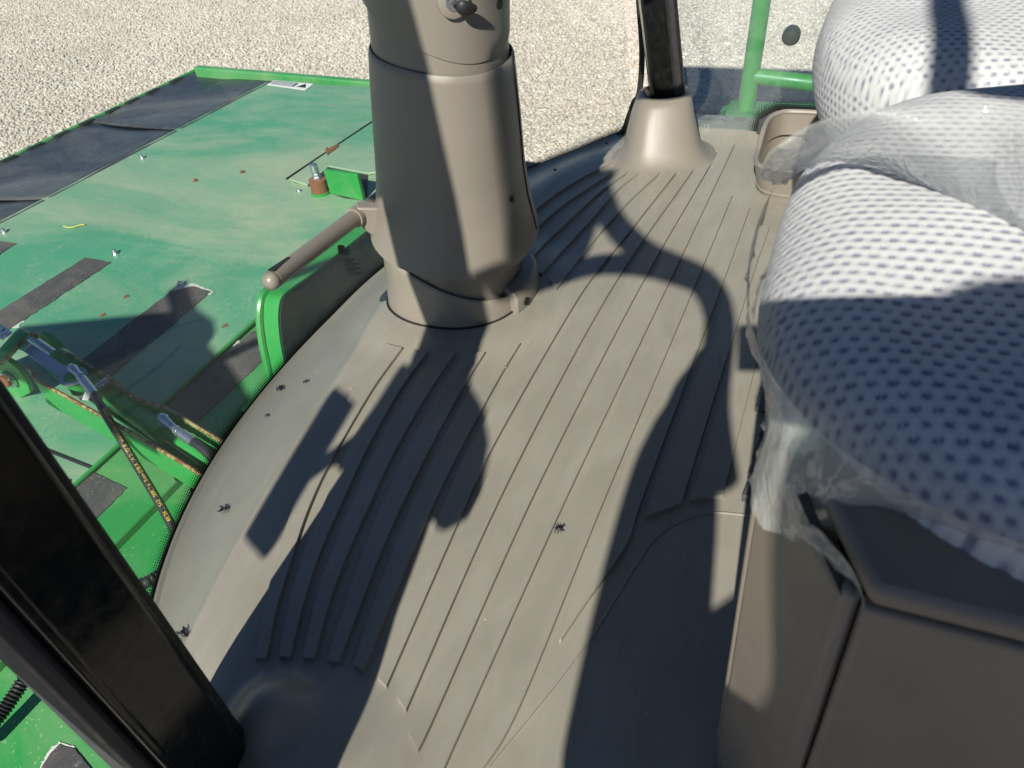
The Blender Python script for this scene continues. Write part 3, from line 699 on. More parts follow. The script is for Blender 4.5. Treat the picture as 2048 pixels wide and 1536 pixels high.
# ================================================================ seats
def knit(u, v, p=.0105, q=.0088):
    """staggered knit: 1 on threads, 0 in the pits; height in m"""
    row = np.floor(v/q); uu = u/p+.5*np.mod(row, 2); a = (np.mod(uu, 1)-.5); b_ = (np.mod(v/q, 1)-.5)
    jit = np.sin(row*12.9898+np.floor(uu)*78.233)*43758.5453; jit = jit-np.floor(jit)
    pit = np.exp(-((a/(.27+.05*jit))**4+((b_-.05)/(.30+.05*jit))**2*1.5)); pit = pit*(1-.45*np.exp(-(a/.06)**2)*(b_ > .08))
    tuft = .5+.5*np.cos(2*np.pi*a)*np.cos(np.pi*b_)
    t = 1-pit*(.85+.15*jit); h = .0021*(t-.5)+.0005*tuft
    return np.clip(t, 0, 1), h
def cushion(name, parent, cx_, cy_, ax_, ay, ztop, thick, res, ymin, e=2.7, crown=.02):
    """superellipse cushion; polar rings over the top and down the rounded side"""
    prof_ = []
    for s in np.linspace(0, 1, int(.34/res)):
        prof_.append(s)
    prof_ = np.array(prof_); na = int(2*math.pi*.24/res)
    ang = np.linspace(0, 2*math.pi, na, endpoint=False)
    ca, sa = np.cos(ang), np.sin(ang); rr0 = 1/((np.abs(ca)**e+np.abs(sa)**e)**(1/e))
    ex, ey = rr0*ca*ax_, rr0*sa*ay
    V, K = [], []
    tot = .30+thick; rad = .050
    Lr = np.concatenate([np.linspace(.0, 1, int(.24/res))])
    rows = []
    for s in np.linspace(.02, 1, int(.235/res)): rows.append(('t', s))
    for s in np.linspace(0, 1, int((thick)/res))[1:]: rows.append(('s', s))
    grid_x, grid_y, grid_z, nx, ny, nz_ = [], [], [], [], [], []
    for kind, s in rows:
        if kind == 't':
            # plan factor and dome with rolled edge
            k = s; x_ = cx_+ex*k; y_ = cy_+ey*k
            edge_d = (1-k)*.24
            z_ = ztop-crown*k**2-np.where(edge_d < rad, rad-np.sqrt(np.maximum(rad**2-(rad-edge_d)**2, 0)), 0)*.85
            z_ = np.full_like(x_, z_) if np.ndim(z_) == 0 else z_
            slope = np.clip((rad-edge_d)/rad, 0, 1)**2; n_ = np.stack([slope*ca, slope*sa, np.full_like(ca, math.sqrt(max(0.02, 1-slope**2)))], 1)
        else:
            k = 1.0+.015*math.sin(math.pi*s)-.10*s**2; x_ = cx_+ex*k; y_ = cy_+ey*k; z_ = np.full_like(ex, ztop-crown-rad*.85-thick*s)
            n_ = np.stack([ca, sa, np.zeros_like(ca)], 1)
        grid_x.append(x_); grid_y.append(y_); grid_z.append(z_); nx.append(n_)
    X = np.array(grid_x); Y = np.array(grid_y); Z = np.array(grid_z); NN = np.array(nx)
    # fabric coordinates: plan position on top, unrolled downwards on the side
    dS = np.sqrt(np.diff(X, axis=0)**2+np.diff(Y, axis=0)**2+np.diff(Z, axis=0)**2); arc = np.vstack([np.zeros((1, X.shape[1])), np.cumsum(dS, 0)])
    U = cx_+arc*ca[None, :]*1.0; W = cy_+arc*sa[None, :]
    # keep plan mapping undistorted on top
    U = np.where(np.hypot(X-cx_, Y-cy_) > .01, cx_+(X-cx_)/np.maximum(np.hypot(X-cx_, Y-cy_), 1e-6)*arc, U); W = np.where(np.hypot(X-cx_, Y-cy_) > .01, cy_+(Y-cy_)/np.maximum(np.hypot(X-cx_, Y-cy_), 1e-6)*arc, W)
    T, H = knit(W, U); soft = .004*np.sin(X*31+1.3)*np.sin(Y*23)
    P3 = np.stack([X, Y, Z], 2)+NN*(H[..., None])+np.stack([0*X, 0*X, soft], 2)
    a_, b_ = X.shape; idx = np.arange(a_*b_).reshape(a_, b_); i0 = idx[:-1]; i1 = idx[1:]
    faces = np.stack([i0, i1, np.roll(i1, -1, 1), np.roll(i0, -1, 1)], 2).reshape(-1, 4)
    verts = P3.reshape(-1, 3); kn2 = T.reshape(-1)
    # drop what lies far behind the visible front part at full density: the rear keeps the same sheet
    me = bpy.data.meshes.new(name); me.vertices.add(len(verts)); me.vertices.foreach_set('co', verts.astype(np.float32).ravel())
    me.loops.add(faces.size); me.loops.foreach_set('vertex_index', faces.astype(np.int32).ravel()); me.polygons.add(len(faces))
    me.polygons.foreach_set('loop_start', (np.arange(len(faces))*4).astype(np.int32)); me.polygons.foreach_set('use_smooth', np.ones(len(faces), bool)); me.update(calc_edges=True)
    at_ = me.attributes.new('knit', 'FLOAT', 'POINT'); at_.data.foreach_set('value', kn2.astype(np.float32))
    o = link(name, me, MAT['knit'], parent)
    # centre patch
    return o
ps = thing('passenger_seat', 'passenger seat with pale knitted cushion half wrapped in plastic above the storage box', 'seat', (.50, -.22, .45))
cushion('cushion', ps, .545, -.235, .285, .275, .520, .060, .0019, -.3, crown=.010)
MB().box((.505, -.235, .447), (.40, .46, .05)).build('seat_pan', MAT['gap'], ps, bevel=.02)
def backrest(parent, cx_, z0_):
    P = []
    for s in np.linspace(0, 1, 16):
        zz = z0_+.62*s; wv_ = .22*(1-.25*s**3); ring = []
        for k in np.linspace(0, 2*math.pi, 25)[:-1]:
            ring.append((cx_+wv_*np.sign(math.cos(k))*abs(math.cos(k))**.5, -.60-.16*s+.055*np.sign(math.sin(k))*abs(math.sin(k))**.6, zz))
        P.append(ring)
    V = [p for r_ in P for p in r_]; n_ = 24
    MB().add(V, [(i*n_+k, i*n_+(k+1) % n_, (i+1)*n_+(k+1) % n_, (i+1)*n_+k) for i in range(15) for k in range(n_)]+[tuple(range(15*n_, 16*n_))]).build('backrest', MAT['knit'], parent)
backrest(ps, .505, .50)
ds = thing('driver_seat', "driver's seat with pale knitted cushion behind the steering column", 'seat', (1.06, -.22, 0))
cushion('cushion', ds, 1.095, -.225, .275, .285, .515, .10, .0023, -.3)
backrest(ds, 1.055, .48)
MB().box((1.055, -.24, .20), (.34, .36, .40)).build('suspension_base', MAT['rubber'], ds, bevel=.03)
MB().box((1.055, -.235, .372), (.47, .50, .05)).build('seat_pan', MAT['rubber'], ds, bevel=.02)

# ================================================================ storage box under the passenger seat
sb = thing('storage_box', 'tan plastic storage box with dark panel gaps under the passenger seat', 'box', (.45, -.3, 0))
ZT = .455
c0, c1 = np.array([.345, .018]), np.array([.252, -.036])
def vpanel(pl, z0_, z1_, name, mat=MAT['boxtan'], th=.012, bev=.004, top_in=0):
    a = np.array(pl[0]); b_ = np.array(pl[1]); d_ = _n(np.r_[b_-a, 0]); nrm = np.array([d_[1], -d_[0], 0]); nrm = nrm if nrm.dot(np.r_[a, 0]-np.array([.5, -.3, 0])) > 0 else -nrm
    q = [np.r_[a, z0_], np.r_[b_, z0_], np.r_[b_, z1_]-nrm*top_in, np.r_[a, z1_]-nrm*top_in]
    return MB().prism(q, -nrm*th).build(name, mat, sb, bevel=bev, seg=3)
MB().prism([(.350, .004, 0), (.268, -.045, 0), (.268, -.62, 0), (.74, -.62, 0), (.74, .004, 0)], (0, 0, ZT-.02)).build('carcass', MAT['gap'], sb, smooth=False)
vpanel(((.75, .020), c0), 0, .40, 'front_panel')
vpanel((c0+np.array([-.0005, -.0008]), c1), 0, .452, 'corner_panel', th=.014, bev=.008)
vpanel(((.252, -.046), (.252, -.62)), 0, ZT-.010, 'door_panel')
MB().prism([(.250, -.048, ZT-.004), (.250, -.62, ZT-.004), (.74, -.62, ZT+.012), (.74, -.02, ZT+.012), (.31, -.012, ZT+.010)], (0, 0, .014)).build('lid', MAT['boxtan'], sb, bevel=.005)
MB().prism([(.255, -.036, .447), (.300, -.008, .462), (.300, -.012, .468), (.262, -.036, .452)], (.002, .003, .004)).build('hinge_strip', MAT['gap'], sb)

# ================================================================ plastic films
def wobble(p, a, k=1.0):
    return a*(math.sin(37*k*p[0]+5)+math.sin(53*k*p[1]+29*p[2])+.6*math.sin(91*k*(p[0]+p[2])))/2.6
pf = []
top_px = [(1518, 352), (1532, 318), (1568, 284), (1650, 236), (1800, 204), (1930, 198), (2060, 204), (2140, 212)]
bot_px = [(1556, 372), (1585, 356), (1598, 345), (1660, 326), (1760, 340), (1880, 390), (1985, 445), (2100, 500)]
n_ = 70; T_ = resample(catmull(top_px, 10), n_); B_ = resample(catmull(bot_px, 10), n_)
rows = []
for i in range(n_):
    r_ = []
    for j in range(26):
        s = j/25.0; q = T_[i]*(1-s)+B_[i]*s
        zz = .600-.030*math.cos(s*1.6)*0-.085*s**1.5+.012*math.sin(i*.21)*s*(1-s)*2
        if i < 12: zz -= .05*(1-i/12.0)**2
        p = Pz(q[0], q[1], zz); p = p+np.array([0, 0, 1])*wobble(p, .0016)
        if j == 25 or i == 0: p = p+rng.normal(0, .0011, 3)
        r_.append(p)
    rows.append(r_)
f1 = MB().grid(rows).build('plastic_film', MAT['film'], angle=60); tag(f1, 'clear plastic film arched over the far edge of the passenger seat cushion', 'plastic film')
# skirt hanging round the front and door side of the near cushion
up_px = [(1556, 376), (1527, 440), (1508, 520), (1506, 600), (1524, 680), (1560, 756), (1630, 842), (1720, 915), (1830, 985), (1960, 1048), (2120, 1108)]
lo_px = [(1535, 430), (1514, 520), (1503, 580), (1503, 640), (1516, 700), (1556, 800), (1512, 1015), (1640, 1092), (1745, 1058), (1900, 1092), (2120, 1150)]
U_ = resample(catmull(up_px, 10), 90); L_ = resample(catmull(lo_px, 10), 90); rows = []
for i in range(90):
    r_ = []
    for j in range(28):
        s = j/27.0; q = U_[i]*(1-s)+L_[i]*s
        zu, zl = .505, .435
        zz = zu+(zl-zu)*s
        p = Pz(q[0], q[1], zz); p = p+np.array([-.6, .8, 0.3])*(.004+wobble(p, .004)*s)
        if j == 27: p = p+rng.normal(0, .0012, 3)
        r_.append(p)
    rows.append(r_)
f2 = MB().grid(rows).build('plastic_film', MAT['film2'], angle=70); tag(f2, 'milky torn plastic film hanging from the front of the passenger seat cushion', 'plastic film')
# loose tail of film over the box corner
q = [Pz(1560, 1060, .44), Pz(1610, 1085, .45), Pz(1660, 1125, .455), Pz(1705, 1165, .465), Pz(1728, 1205, .458), Pz(1716, 1245, .44)]
q2 = [Pz(1625, 1050, .47), Pz(1648, 1065, .47), Pz(1672, 1095, .47), Pz(1708, 1150, .470), Pz(1726, 1196, .463), Pz(1720, 1240, .444)]
A_ = resample(catmull(q, 5), 26); B2 = resample(catmull(q2, 5), 26)
f3 = MB().grid([[a*(1-s)+b_*s+np.array([0, 0, .0015*math.sin(3*s+i*.4)]) for s in np.linspace(0, 1, 8)] for i, (a, b_) in enumerate(zip(A_, B2))]).build('plastic_film', MAT['film'], angle=70)
tag(f3, 'narrow tail of clear plastic film lying over the storage box corner', 'plastic film')

# ================================================================ tan bin by the side window
bn = thing('cab_bin', 'tall tan moulded bin with a dipped rim between side window and seat', 'bin', (1.5, .1, 0))
XB = 1.478
bl0, bt0 = Px(1495, 398, XB), Px(1531, 228, XB)
pathxy = []   # U-shaped plan: back wall along the window, round front corner, towards the seat
cyl = .178-.045
plan = [(1.74, cyl-.10), (1.74, cyl+.0), (1.725, cyl+.028), (1.69, cyl+.043), (1.62, cyl+.046), (1.54, cyl+.044), (1.495, cyl+.028), (1.478, cyl-.005), (1.474, cyl-.06), (1.474, cyl-.16), (1.474, cyl-.30)]
PL = resample(catmull(plan, 8), 80)
ztopb = .080
def rimz(i):
    s = i/79.0
    return ztopb-.022*sstep(.30, .42, s)+.010*sstep(.42, .60, s)
Vb, Fb = [], []
outer = [[np.array([p[0]+(.012*(1-h)), p[1]-(.010*(1-h)), h*rimz(i)]) for h in np.linspace(0, 1, 12)] for i, p in enumerate(PL)]
cen = np.array([1.62, cyl-.10])
inner = [[np.array([p[0]+(cen[0]-p[0])*.05, p[1]+(cen[1]-p[1])*.05, .03+h*(rimz(i)-.03)]) for h in np.linspace(1, 0, 10)] for i, p in enumerate(PL)]
MB().grid([a+b_ for a, b_ in zip(outer, inner)]).build('bin_wall', MAT['tan2'], bn, angle=60)
MB().tube([np.array([p[0]+(cen[0]-p[0])*.025, p[1]+(cen[1]-p[1])*.025, rimz(i)+.001]) for i, p in enumerate(PL)], .0055, 8).build('rim', MAT['tan2'], bn)
MB().tube([np.array([p[0]+.010, p[1]-.008, .012]) for i, p in enumerate(PL)][30:], .003, 6).build('base_bead', MAT['tan2'], bn)

# ================================================================ outside right: platform and railing
pl_ = thing('side_platform', 'green service platform outside the side window', 'platform', (2.2, 0, -.15))
ZP = -.12
q = [Pz(1402, 285, ZP), Pz(1448, 212, ZP), Pz(1470, 200, ZP), Pz(1640, 205, ZP), (2.6, -.7, ZP), (1.9, -.7, ZP), (1.88, .2, ZP)]
MB().prism(q, (0, 0, -.02)).build('plate', MAT['platform'], pl_, bevel=.006)
MB().tube([Pz(1452, 216, ZP)+np.array([0, 0, -.005]), Pz(1404, 286, ZP)+np.array([0, 0, -.005])], .012, 8).build('plate_edge', MAT['platform'], pl_)
rl = thing('handrail', 'green tubular handrail with crossbar on the side platform', 'handrail', Pz(1491, 222, ZP))
h0 = Pz(1491, 222, ZP); h1 = Px(1524, 0, h0[0]+.02); dh = _n(h1-h0); rt = 18*np.dot(h0-CAM, M3[:, :].T[2])/F
rt = 16.5*((h0-CAM) @ M3)[2]/F
MB().tube([h0, h0+dh*1.15], rt, 16).build('post', MAT['green'], rl)
c0_ = h0+dh*np.dot(Px(1503, 152, h0[0]+.005)-h0, dh); c1_ = Px(1640, 168, h0[0]+.01)
MB().tube([c0_, c0_+(c1_-c0_)*3.2], rt*.92, 16).build('crossbar', MAT['green'], rl)
MB().tube([h0+dh*1.13, h0+dh*1.13+(c1_-c0_)*3.2], rt*.92, 16).build('top_rail', MAT['green'], rl)
e1 = c0_+(c1_-c0_)*3.1; MB().tube([np.array([e1[0], e1[1], ZP]), np.array([e1[0], e1[1], (h0+dh*1.13)[2]])], rt, 14).build('post', MAT['green'], rl)
MB().box(h0+np.array([0, 0, .004]), (.10, .10, .008)).build('foot_plate', MAT['platform'], rl)

# ================================================================ cutting header in front of the machine
ZH = -.55
def H(px, py, z=ZH): return Pz(px, py, z)
hd = thing('mower_header', 'wide dusty green cutting header deck in front of the cab', 'header', (1.0, 2.4, ZH-.4))
TH = .03
s1a, s1b = np.array([526., 626.]), np.array([126., 992.]); ds1 = (s1b-s1a)
s1c = s1a-ds1*.9; s1d = s1b+ds1*1.2
off = np.array([0, 0, -TH])
FRT = [H(534, 163), H(-300, 597)]
deck = [FRT[0], FRT[1], FRT[1]+np.array([-1.2, .25, 0]), H(*s1d)+np.array([-.9, .1, 0]), H(*s1d), H(*s1a), H(*(s1a-ds1*.30)), H(770, 440), H(930, 330), H(985, 188), H(742, 173)]
MB().prism(deck, off).build('deck_plate', MAT['deck'], hd, bevel=.006)
# front nose: the deck folds down under the curtain
nose = [[a+(b_)*1.0 for b_ in (np.array([0, 0, 0]), np.array([0, .03, -.012]), np.array([0, .06, -.045]))] for a in (FRT[0], FRT[1], FRT[1]+np.array([-1.2, .25, 0]))]
MB().grid([[p+np.array([0, .0, -.003]) for p in r_] for r_ in nose]).build('deck_nose', MAT['deck'], hd)
# rear beam and lower rear plates, a narrow open joint between each
def offpx(p, k): return (p[0]+k, p[1]+k*.4)
b2 = [H(*(s1a-ds1*.30)+np.array([7, 4]), ZH-.006), H(*s1a+np.array([7, 4]), ZH-.006), H(*s1b+np.array([6, 4]), ZH-.006), H(*s1d+np.array([6, 4]), ZH-.006)]
s2a, s2b = np.array([470., 842.]), np.array([150., 1168.])
e2 = [H(*(s2b+(s2b-s2a)*1.2), ZH-.006), H(*s2b, ZH-.006), H(*s2a, ZH-.006), H(600, 705, ZH-.006)]
MB().prism(b2+e2, off).build('rear_beam', MAT['deck2'], hd, bevel=.005)
e3 = [H(*(s2b+(s2b-s2a)*1.2)+np.array([9, 6]), ZH-.03), H(*s2b+np.array([9, 6]), ZH-.03), H(*s2a+np.array([9, 6]), ZH-.03), H(600, 720, ZH-.03)]
MB().prism(e3+[e3[-1]+np.array([0, -.5, 0]), e3[0]+np.array([-.1, -.5, 0])], off).build('rear_plate', MAT['deck2'], hd, bevel=.005)
# body under the deck
bx = [np.array(p)+np.array([0, 0, -.04]) for p in (FRT[0]+np.array([-.05, -.12, 0]), FRT[1]+np.array([-1, .05, 0]), (-1.4, 1.25, ZH), (2.3, 1.25, ZH), (3.2, 1.7, ZH))]
MB().prism(bx, (0, 0, -.75)).build('header_body', MAT['chassis'], hd, smooth=False)
# lap joint across the rear beam and its raised fold
lj = [H(51, 884, ZH), H(186, 937, ZH)]
MB().tube([p+np.array([0, 0, .001]) for p in lj], .0045, 6).build('lap_joint', MAT['gap'], hd)
MB().tube([H(*(s1a-ds1*.28), ZH+.002), H(*s1d, ZH+.002)], .006, 8).build('folded_edge', MAT['linkgreen'], hd)
# anti-slip pads with torn ends
def jag(pxs, amp, n=9, closed=True):
    o = []
    for i in range(len(pxs)):
        a, b_ = np.array(pxs[i], float), np.array(pxs[(i+1) % len(pxs)], float); k = max(2, int(np.linalg.norm(b_-a)/n))
        for j in range(k): o.append(a+(b_-a)*j/k+(rng.normal(0, amp, 2) if j else 0))
    return o
def pad(pxs, z=ZH, fringe=None):
    MB().prism([H(*p, z+.003) for p in jag(pxs, .55)], (0, 0, -.006)).build('anti_slip_pad', MAT['pad'], hd, smooth=False)
    if fringe:
        MB().prism([H(*p, z+.0015) for p in jag(fringe, 1.6, 4)], (0, 0, -.003)).build('torn_pad_edge', MAT['torn'], hd, smooth=False)
pad([(-40, 470), (0, 482), (33, 486), (0, 508), (-40, 532)])
pad([(-30, 637), (0, 620), (171, 515), (222, 524), (31, 650), (0, 668), (-30, 690)], fringe=[(24, 655), (30, 642), (50, 636), (38, 654)])
pad([(120, 752), (164, 719), (342, 582), (386, 572), (422, 583), (219, 753), (160, 800)], fringe=[(338, 588), (352, 574), (388, 567), (426, 583), (420, 588), (384, 576), (345, 590)])
pad([(321, 814), (506, 661), (530, 672), (560, 690), (383, 852)], ZH-.006, fringe=[(466, 690), (478, 680), (484, 695), (470, 702)])
pad([(126, 992), (188, 945), (253, 976), (170, 1060), (100, 1130), (40, 1090)], ZH-.006)
pad([(84, 1532), (100, 1507), (118, 1488), (150, 1498), (230, 1600), (60, 1600)], ZH-.03, fringe=[(80, 1536), (94, 1506), (118, 1482), (150, 1494), (130, 1500), (96, 1534)])
# bolts and rivets
def bolt(px, py, r=.009, mat=MAT['zinc'], z=ZH, h=.014):
    p = H(px, py, z); m_ = MB(); m_.tube([p, p+np.array([0, 0, .003])], r*1.5, 14); m_.tube([p+np.array([0, 0, .003]), p+np.array([0, 0, h])], r, 6); m_.tube([p+np.array([0, 0, h]), p+np.array([0, 0, h+.006])], r*.5, 8)
    m_.build('bolt', mat, hd)
for p in ((285, 317), (9, 465), (231, 508), (362, 572)): bolt(*p)
for p in ((485, 345), (391, 362), (598, 383), (655, 300)): bolt(*p, r=.007, mat=MAT['rust'] if p[0] != 598 else MAT['zinc'], h=.006)
bolt(138, 968, .016, MAT['rust'], ZH-.006, .004)
for p in ((206, 630), (253, 593), (450, 652)):
    c = H(*p, ZH+.001); MB().prism([c+np.array([.010*math.cos(a)*(1+.3*math.sin(3*a)), .008*math.sin(a)*(1+.3*math.cos(5*a)), 0]) for a in np.linspace(0, 6.28, 15)[:-1]], (0, 0, .0012)).build('rust_scab', MAT['rust'], hd, smooth=False)
# maker's plate with safety sign
pq = [H(533, 170, ZH+.002), H(549, 161, ZH+.002), H(627, 168, ZH+.002), H(610, 181, ZH+.002)]
MB().prism(pq, (0, 0, .001)).build('safety_decal', MAT['white'], hd, smooth=False)
def pqi(u, v): return (pq[0]*(1-u)+pq[3]*u)*(1-v)+(pq[1]*(1-u)+pq[2]*u)*v+np.array([0, 0, .0025])
MB().prism([pqi(.06, .25), pqi(.06, .85), pqi(.66, .85), pqi(.66, .25)], (0, 0, .0005)).build('decal_text_panel', MAT['ink'], hd, smooth=False)
for k in range(4):
    MB().prism([pqi(.09, .32+.12*k), pqi(.09, .36+.12*k), pqi(.62, .36+.12*k), pqi(.62, .32+.12*k)], (0, 0, .0009)).build('decal_text_line', MAT['white'], hd, smooth=False)
MB().prism([pqi(.72, .3), pqi(.84, .85), pqi(.95, .3)], (0, 0, .0005)).build('decal_warning_triangle', MAT['inkblack'], hd, smooth=False)
# end rail
ra_, rb_ = H(388, 138, ZH+.0), H(1010, 192, ZH+.0); ra_ = ra_+(ra_-rb_)*0
ed = _n(rb_-ra_); MB().box((ra_+rb_)/2+np.array([.02, 0, -.02]), (np.linalg.norm(rb_-ra_), .045, .06), np.stack([ed, np.cross([0, 0, 1], ed), [0, 0, 1]], 1)).build('end_rail', MAT['deck2'], hd, bevel=.008)
# black rubber curtain panels in front of the deck, held by a thin rail with clips
def Ed(x): return np.array([x, 441+(163-441)*x/534.0])
def Rd(x): return np.array([x, 449+(x+260)*(140-449)/655.0])
ZC = -.60
def curt(e0, r0, e1, r1):
    P = []
    for s in np.linspace(0, 1, 24):
        a = H(*(Ed(e0)*(1-s)+Ed(e1)*s), ZH-.010); b_ = H(*(Rd(r0)*(1-s)+Rd(r1)*s), ZC)
        P.append([a+(b_-a)*t+np.array([0, 0, -.012*math.sin(math.pi*t)+.004*math.sin(9*s+4*t)*math.sin(math.pi*t)+.003*math.sin(31*s)*t]) for t in np.linspace(-.08, 1, 12)])
    o = MB().grid(P).build('curtain_panel', MAT['curtain'], hd); sd = o.modifiers.new('thickness', 'SOLIDIFY'); sd.thickness = .006
curt(-330, -560, 72, -158); curt(80, -150, 341, 168); curt(348, 176, 533, 392)
MB().tube([H(*Rd(-560), ZC), H(*Rd(395), ZC)], .013, 10).build('curtain_rail', MAT['deck2'], hd)
dr = _n(H(*Rd(395), ZC)-H(*Rd(-560), ZC))
for xx in (-60, 12, 66, 118, 168, 220, 259, 299, 346):
    c = H(*Rd(xx), ZC)+np.array([0, -.028, .006]); MB().box(c, (.085, .035, .014), np.stack([dr, np.cross([0, 0, 1], dr), [0, 0, 1]], 1)).build('curtain_clip', MAT['rubber'], hd, bevel=.003)
MB().prism([H(*Ed(-330), ZC-.05), H(*Ed(534), ZC-.05), H(*Rd(392), ZC-.05), H(*Rd(-560), ZC-.05)], (0, 0, -.02)).build('curtain_frame', MAT['chassis'], hd, smooth=False)
# raised hatch with rust on its joint
hp = [(577, 357), (660, 300), (748, 242), (800, 236), (830, 330), (736, 346), (657, 331), (614, 369)]
MB().prism([H(*p, ZH+.012) for p in hp], (0, 0, -.010)).build('hatch', MAT['deck'], hd, bevel=.003)
MB().tube([H(573, 358, ZH+.003), H(748, 241, ZH+.003)], .005, 6).build('hatch_joint', MAT['gap'], hd)
MB().prism([H(*p, ZH+.0145) for p in jag([(652, 306), (660, 296), (676, 288), (678, 292), (664, 303), (655, 310)], .8, 5)], (0, 0, .002)).build('rust_scab', MAT['rust'], hd, smooth=False)
# recess beside the stud: dark opening with one sunlit side plate
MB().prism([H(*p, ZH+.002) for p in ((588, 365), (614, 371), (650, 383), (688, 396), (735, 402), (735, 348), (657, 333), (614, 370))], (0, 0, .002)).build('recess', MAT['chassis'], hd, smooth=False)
v0, v1 = H(660, 388, ZH+.004), H(727, 402, ZH+.004)
hgt = 44*((v0-CAM) @ M3)[2]/F/.80
MB().prism([v0, v1, v1+np.array([0, 0, hgt]), v0+np.array([0, 0, hgt*.92])], (.02, 0, 0)).build('side_plate', MAT['green'], hd, bevel=.003)
w0 = H(643, 386, ZH)
kpx = ((w0-CAM) @ M3)[2]/F
st_ = MB().tube([w0, w0+np.array([0, 0, .010]), w0+np.array([0, 0, .011])], [20*kpx]*2+[18*kpx], 24); st_.build('stud_base', MAT['linkgreen'], hd)
MB().tube([w0+np.array([0, 0, .008]), w0+np.array([0, 0, 24*kpx/.8]), w0+np.array([0, 0, 25*kpx/.8])], [18*kpx, 18*kpx, 15*kpx], 24).build('stud_spacer', MAT['rust'], hd)
zz0 = 25*kpx/.8
MB().tube([w0+np.array([0, 0, zz0+a]) for a in (0, .010, .0102, .022, .0222, .03)], [.020, .020, .016, .016, .012, .012], 6).build('stud_nut', MAT['zinc'], hd)
MB().tube([w0+np.array([0, 0, zz0+a]) for a in (.028, .030, .058, .062)], [.012, .0165, .016, .011], 12).build('stud_thread', MAT['zinc'], hd)

# ================================================================ green shield in front of the windscreen
gs = thing('front_shield', 'bright green vertical shield plate with a curved edge just outside the windscreen', 'shield', (1.5, 1.3, -.6))
YG = 1.25
ol = [Py(p[0], p[1], YG) for p in ((578, 790), (571, 740), (561, 690), (556, 640), (559, 605), (568, 588), (588, 572), (640, 535), (700, 487), (790, 418))]
ol = catmull(ol, 4); zb = -.95
pl2 = [np.array([p[0], YG, p[2]]) for p in ol]; pl2 = [np.array([pl2[0][0]+.01, YG, zb])]+pl2+[np.array([pl2[-1][0]+.1, YG, pl2[-1][2]]), np.array([pl2[-1][0]+.1, YG, zb])]
MB().prism(pl2, (0, .055, 0)).build('plate', MAT['green'], gs, angle=40)
MB().prism([p+np.array([.004, -.0045, -.004]) for p in pl2], (0, .003, 0)).build('shaded_rear_face', plain('painted_shade_teal', (.006, .030, .034), .35, var=.2), gs, angle=40)  # painted dark teal stands in for the shade on the rear face
MB().tube([np.array([p[0]-.004, YG+.055, p[2]]) for p in ol], .010, 8).build('edge_bead', MAT['green'], gs)

# ================================================================ centre link (tilt cylinder)
clk = thing('centre_link', 'green hydraulic tilt cylinder in a rusty channel between cab and header', 'cylinder', (1.0, 1.7, -.7))
LA, LB = np.array([1.035, 2.06, -.40]), np.array([.86, 1.32, -.47])
la = _n(LB-LA); lx = np.array([1.0, 0, 0]); lx = _n(lx-la*lx.dot(la)); ln = np.cross(lx, la); ln = ln if ln[2] > 0 else -ln
def K(px, py, h=0.0): return on_plane(px, py, LA+ln*h, ln)          # pixel on the plane of the link, h above its axis
def KC(a, b_=0.0, h=0.0): return LA+la*a+lx*b_+ln*h
# side plates: rims traced in the picture
far_rim = [(118, 706), (146, 716), (175, 735), (214, 758), (262, 796), (330, 820), (390, 856), (452, 893), (520, 935)]
near_rim = [(60, 732), (70, 744), (76, 758), (131, 788), (200, 826), (258, 858), (295, 880), (352, 914), (410, 950), (470, 990)]
def sideplate(rim, depth, th, name):
    r_ = [K(*p, .035) for p in resample(catmull(rim, 5), 60)]
    q = r_+[p-ln*depth for p in r_[::-1]]
    MB().prism(q, lx*th).build(name, MAT['linkgreen'], clk, angle=35)
    MB().tube([p+lx*th*.5 for p in r_], th*.55, 6).build('worn_rim', MAT['rustedge'], clk)
sideplate(far_rim, .075, .010, 'channel_side'); sideplate(near_rim, .085, -.010, 'channel_side')
cb0, cb1 = K(105, 735, -.03), K(470, 985, -.03)
fl = [K(92, 740, -.05), K(122, 718, -.05), K(520, 950, -.05), K(460, 990, -.05)]
MB().prism(fl, -ln*.008).build('channel_floor', MAT['linkgreen'], clk)
# barrel and rod
q0, q1 = K(118, 716, -.004), K(440, 938, -.004)
rbarrel = 25*((K(260, 820)-CAM) @ M3)[2]/F
db = _n(q1-q0); Lq = np.linalg.norm(q1-q0)
MB().tube([q0+db*a for a in (0.0, .004, Lq*.62, Lq*.62+.002, Lq*.70, Lq*.702, Lq*1.15)], [rbarrel*.9, rbarrel, rbarrel, rbarrel*1.04, rbarrel*1.04, rbarrel*.62, rbarrel*.62], 26).build('barrel', MAT['linkgreen'], clk)
MB().tube([q0-db*.16, q0], rbarrel*.45, 16).build('rod', MAT['zinc'], clk)
# strap across the front of the channel
sp0 = [K(-18, 716, .03), K(4, 692, .055), K(22, 672, .066), K(42, 655, .06), K(56, 662, .03)]
P_ = catmull(sp0, 5); MB().grid([[p+la*s*.05 for s in np.linspace(0, 1, 4)] for p in P_]).build('strap', MAT['linkgreen'], clk).modifiers.new('thickness', 'SOLIDIFY').thickness = .008
MB().tube([p+la*.05 for p in P_], .005, 6).build('worn_rim', MAT['rustedge'], clk)
